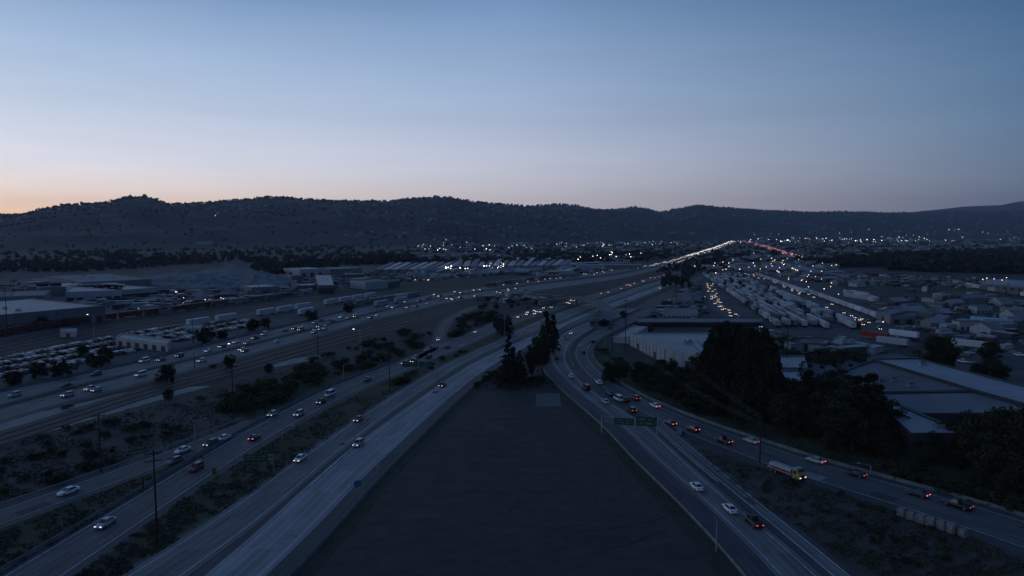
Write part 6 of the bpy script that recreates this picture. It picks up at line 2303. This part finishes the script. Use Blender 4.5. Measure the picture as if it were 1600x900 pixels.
# small signs
p, h = hpx(577, 628, 612)
g_ = empty('road_sign', p, .2)
tag(g_, 'small round backed pale road sign on the grass strip left of centre', 'sign')
mb = MB()
mb.tube((0, .1, 0), (0, .1, h), .06, .06, M_steel, 6)
ob('post', mb.mesh('post'), g_)
mb = MB()
ring = [(math.cos(2 * math.pi * k / 16) * 1.0, math.sin(2 * math.pi * k / 16) * 1.0) for k in range(16)]
mb.loft([[(x, 0, h - 1 + z) for x, z in ring], [(x, .05, h - 1 + z) for x, z in ring]], M_barr)
ob('sign_plate', mb.mesh('sign_plate'), g_)
p, h = hpx(559, 780, 751)
g_ = empty('road_sign', p, .5)
tag(g_, 'blue grey square road sign on the barrier beside the dark lot', 'sign')
mb = MB()
for x in (-.5, .5): mb.tube((x, .1, 0), (x, .1, h), .06, .06, M_steel, 6)
ob('post', mb.mesh('post'), g_)
panel(g_, 1.6, 1.4, -.8, h - 1.4, 0, -.02, M_blue_s)
p, h = hpx(335, 745, 731)
g_ = empty('crash_cushion', p, .8)
tag(g_, 'small yellow marker at the road edge just right of the red suv', 'marker')
mb = MB()
mb.box(-.5, .5, -.06, .06, .5, h, mat('yellow_marker', (.16, .13, .03), rough=.7))
ob('marker_plate', mb.mesh('marker_plate'), g_)
mb = MB()
for x in (-.4, .4): mb.tube((x, .1, 0), (x, .1, .8), .05, .05, M_steel, 5)
ob('legs', mb.mesh('legs'), g_)
p, h = hpx(1061, 682, 672)
flat_building(fpx([(1056, 680), (1064, 682), (1068, 675), (1060, 673)]), .9, M_barr, M_barr, 'pale concrete block in the gore where the narrow lane splits off', cat='block', name='concrete_block', parapet=.05)


# wires
M_wire = mat('cable', (.2, .2, .21), rough=.6, var=.1)
def wire(a, b, sag, label, group):
    mb = MB()
    a, b = Vector(a), Vector(b)
    n = 24
    pts = []
    for k in range(n + 1):
        t = k / n
        q = a.lerp(b, t)
        q.z -= sag * 4 * t * (1 - t)
        pts.append(q)
    for k in range(n): mb.tube(pts[k], pts[k + 1], .011, .011, M_wire, 4)
    tag(ob('power_line', mb.mesh('power_line')), label, 'wire', group)


e, h = PL['b']
e2, h2 = PL['c']
e3, h3 = PL['d']
R_ = Matrix.Rotation(.9, 4, 'Z')
R2 = Matrix.Rotation(.6, 4, 'Z')
for k, x in enumerate((-1.35, -.5, .5, 1.35)):
    wire(e.location + R_ @ Vector((x, 0, h - .25)), e2.location + R2 @ Vector((x, 0, h2 - .25)), 3.5, 'upper wire from the dark utility pole to the tall pole by the white warehouse', 'upper wires over the tree belt')
    wire(e.location + R_ @ Vector((x, 0, h - 1.75)), e3.location + R2 @ Vector((x, 0, h3 - .25)), 4.5, 'lower wire from the dark utility pole to the short pole by the white warehouse', 'lower wires over the tree belt')

# ------------------------------------------------------------------ lamps of the town
M_l1 = mat('town_lamp_white', (.92, .96, 1.0), emit=5)
M_l2 = mat('town_lamp_warm', (1.0, .70, .42), emit=5)
M_l3 = mat('town_lamp_bright', (.85, 1.0, .95), emit=8)
LM = {}
for nm, m in (('w', M_l1), ('y', M_l2), ('b', M_l3)):
    mb = MB()
    mb.tube((0, 0, 0), (0, 0, 8.6), .14, .09, M_steel, 5)
    mb.tube((0, 0, 8.6), (1.4, 0, 9.0), .07, .06, M_steel, 4)
    ring = lambda z, r_: [(1.5 + r_ * math.cos(2 * math.pi * k / 8), r_ * math.sin(2 * math.pi * k / 8), z) for k in range(8)]
    mb.loft([ring(8.6, .25), ring(8.8, .5), ring(9.2, .45), ring(9.4, .2)], m)
    LM[nm] = mb.mesh('lit_street_lamp')
nl = [0]


def lamps(poly, n, lab, grp, kinds='wwyyb', scale=(1, 1.5)):
    x0, x1 = min(q[0] for q in poly), max(q[0] for q in poly)
    y0, y1 = min(q[1] for q in poly), max(q[1] for q in poly)
    k = 0
    for _ in range(n * 20):
        if k >= n or nl[0] >= 300: break
        x, y = rng.uniform(x0, x1), rng.uniform(y0, y1)
        if not in_poly(x, y, poly): continue
        p = P(x, y)
        if not free(p, 1): continue
        z = 0
        if p.y > itp(BP, x):     # on the foot of the hills
            t = (p.y - itp(BP, x)) / (itp(RP, x) - itp(BP, x))
            t = min(.2, t)
            p = hill_pt(x, t)
            z = p.z
        o = ob('lit_street_lamp', LM[rng.choice(kinds)], None, (p.x, p.y, z), rng.uniform(0, 6.28))
        s_ = rng.uniform(*scale)
        o.scale = (s_, s_, s_)
        tag(o, lab, 'street lamp', grp)
        nl[0] += 1
        k += 1


lamps([(640, 396), (660, 380), (800, 383), (850, 392), (700, 400)], 34, 'lit lamp in the town below the hills left of centre', 'lit lamps of the town left of centre', 'wwyb')
lamps([(760, 424), (765, 416), (785, 415), (785, 424)], 9, 'bright lamp in the cluster among the long parallel roofs', 'bright lamps among the parallel roofs', 'bbwy', (.55, .9))
lamps([(690, 440), (700, 428), (800, 425), (800, 434)], 14, 'lit lamp between the parallel roofs and the far railway', 'lit lamps before the parallel roofs', 'wyy')
lamps([(860, 392), (860, 383), (1075, 378), (1080, 386), (920, 392)], 36, 'lit lamp in the row of the town left of the headlight stream', 'lit lamps left of the headlight stream', 'wyyw')
lamps([(880, 416), (930, 400), (1010, 398), (1000, 412)], 14, 'lit lamp among far roofs beside the freeway', 'lit lamps beside the far freeway', 'wyb')
lamps([(1150, 384), (1160, 372), (1640, 369), (1640, 378), (1300, 386)], 112, 'lit lamp in the band of town lights below the right hand hills', 'lit lamps below the right hand hills', 'wwybb', (1.3, 2.4))
lamps([(1100, 440), (1080, 425), (1180, 400), (1330, 425), (1250, 440), (1180, 430)], 44, 'lit lamp in the dark district between the distant roads', 'lit lamps in the district between the distant roads', 'wyyy', (.7, 1))
lamps([(1220, 455), (1225, 432), (1290, 440), (1320, 470)], 14, 'lit lamp over the queue behind the white trailers', 'lit lamps over the queue behind the trailers', 'yyw', (.5, .7))
lamps([(1510, 448), (1515, 440), (1580, 444), (1580, 449)], 5, 'lit lamp in the short row before the large wood at right', 'lit lamps in a short row at the far right', 'yw', (.6, .8))
lamps([(130, 470), (130, 462), (330, 462), (420, 478), (380, 488), (250, 478)], 7, 'lit lamp in the left yard behind the wagons', 'lit lamps of the left yard', 'wyy', (.45, .6))
for x, t, lab in ((338, .52, 'lone bright lamp high on the left hillside'), (342, .55, 'fainter lamp beside the lone bright one on the left hillside')):
    p = hill_pt(x, t)
    o = ob('lit_street_lamp', LM['b' if t < .54 else 'w'], None, p)
    o.scale = (1.6,) * 3
    tag(o, lab, 'street lamp')
# radio masts on the ridge
for x, h, lab in ((711, 24, 'thin radio mast standing on the ridge right of the highest central hill'), (857, 15, 'short radio mast on the ridge between the two central hills')):
    p = hill_pt(x, 1.0)
    mb = MB()
    mb.tube((0, 0, -5), (0, 0, h), .7, .35, M_steel, 5)
    for z in (.5, .8): mb.tube((-1.2, 0, h * z), (1.2, 0, h * z), .25, .25, M_steel, 4)
    tag(ob('radio_mast', mb.mesh('radio_mast'), None, p), lab, 'mast')

# ------------------------------------------------------------------ the evening air
hm = MB()
hm.box(-14000, 14000, -500, 12800, -1.0, 640, None)
me = bpy.data.meshes.new('haze')
me.from_pydata(hm.v, [], hm.f)
M_hz = bpy.data.materials.new('evening_haze')
M_hz.use_nodes = True
nt = M_hz.node_tree
nt.nodes.clear()
o_ = nd(nt, 'ShaderNodeOutputMaterial')
v_ = nd(nt, 'ShaderNodeVolumePrincipled')
v_.inputs['Color'].default_value = (.75, .84, 1.0, 1)
v_.inputs['Density'].default_value = 0.00004
v_.inputs['Anisotropy'].default_value = 0.3
nt.links.new(v_.outputs[0], o_.inputs['Volume'])
me.materials.append(M_hz)
tag(ob('haze', me), 'thin blue evening haze over the valley', 'haze', None, 'stuff')
print('cars', NCAR[0], 'trailers', NTR[0], 'lamps', nl[0], 'objects', len(bpy.data.objects))
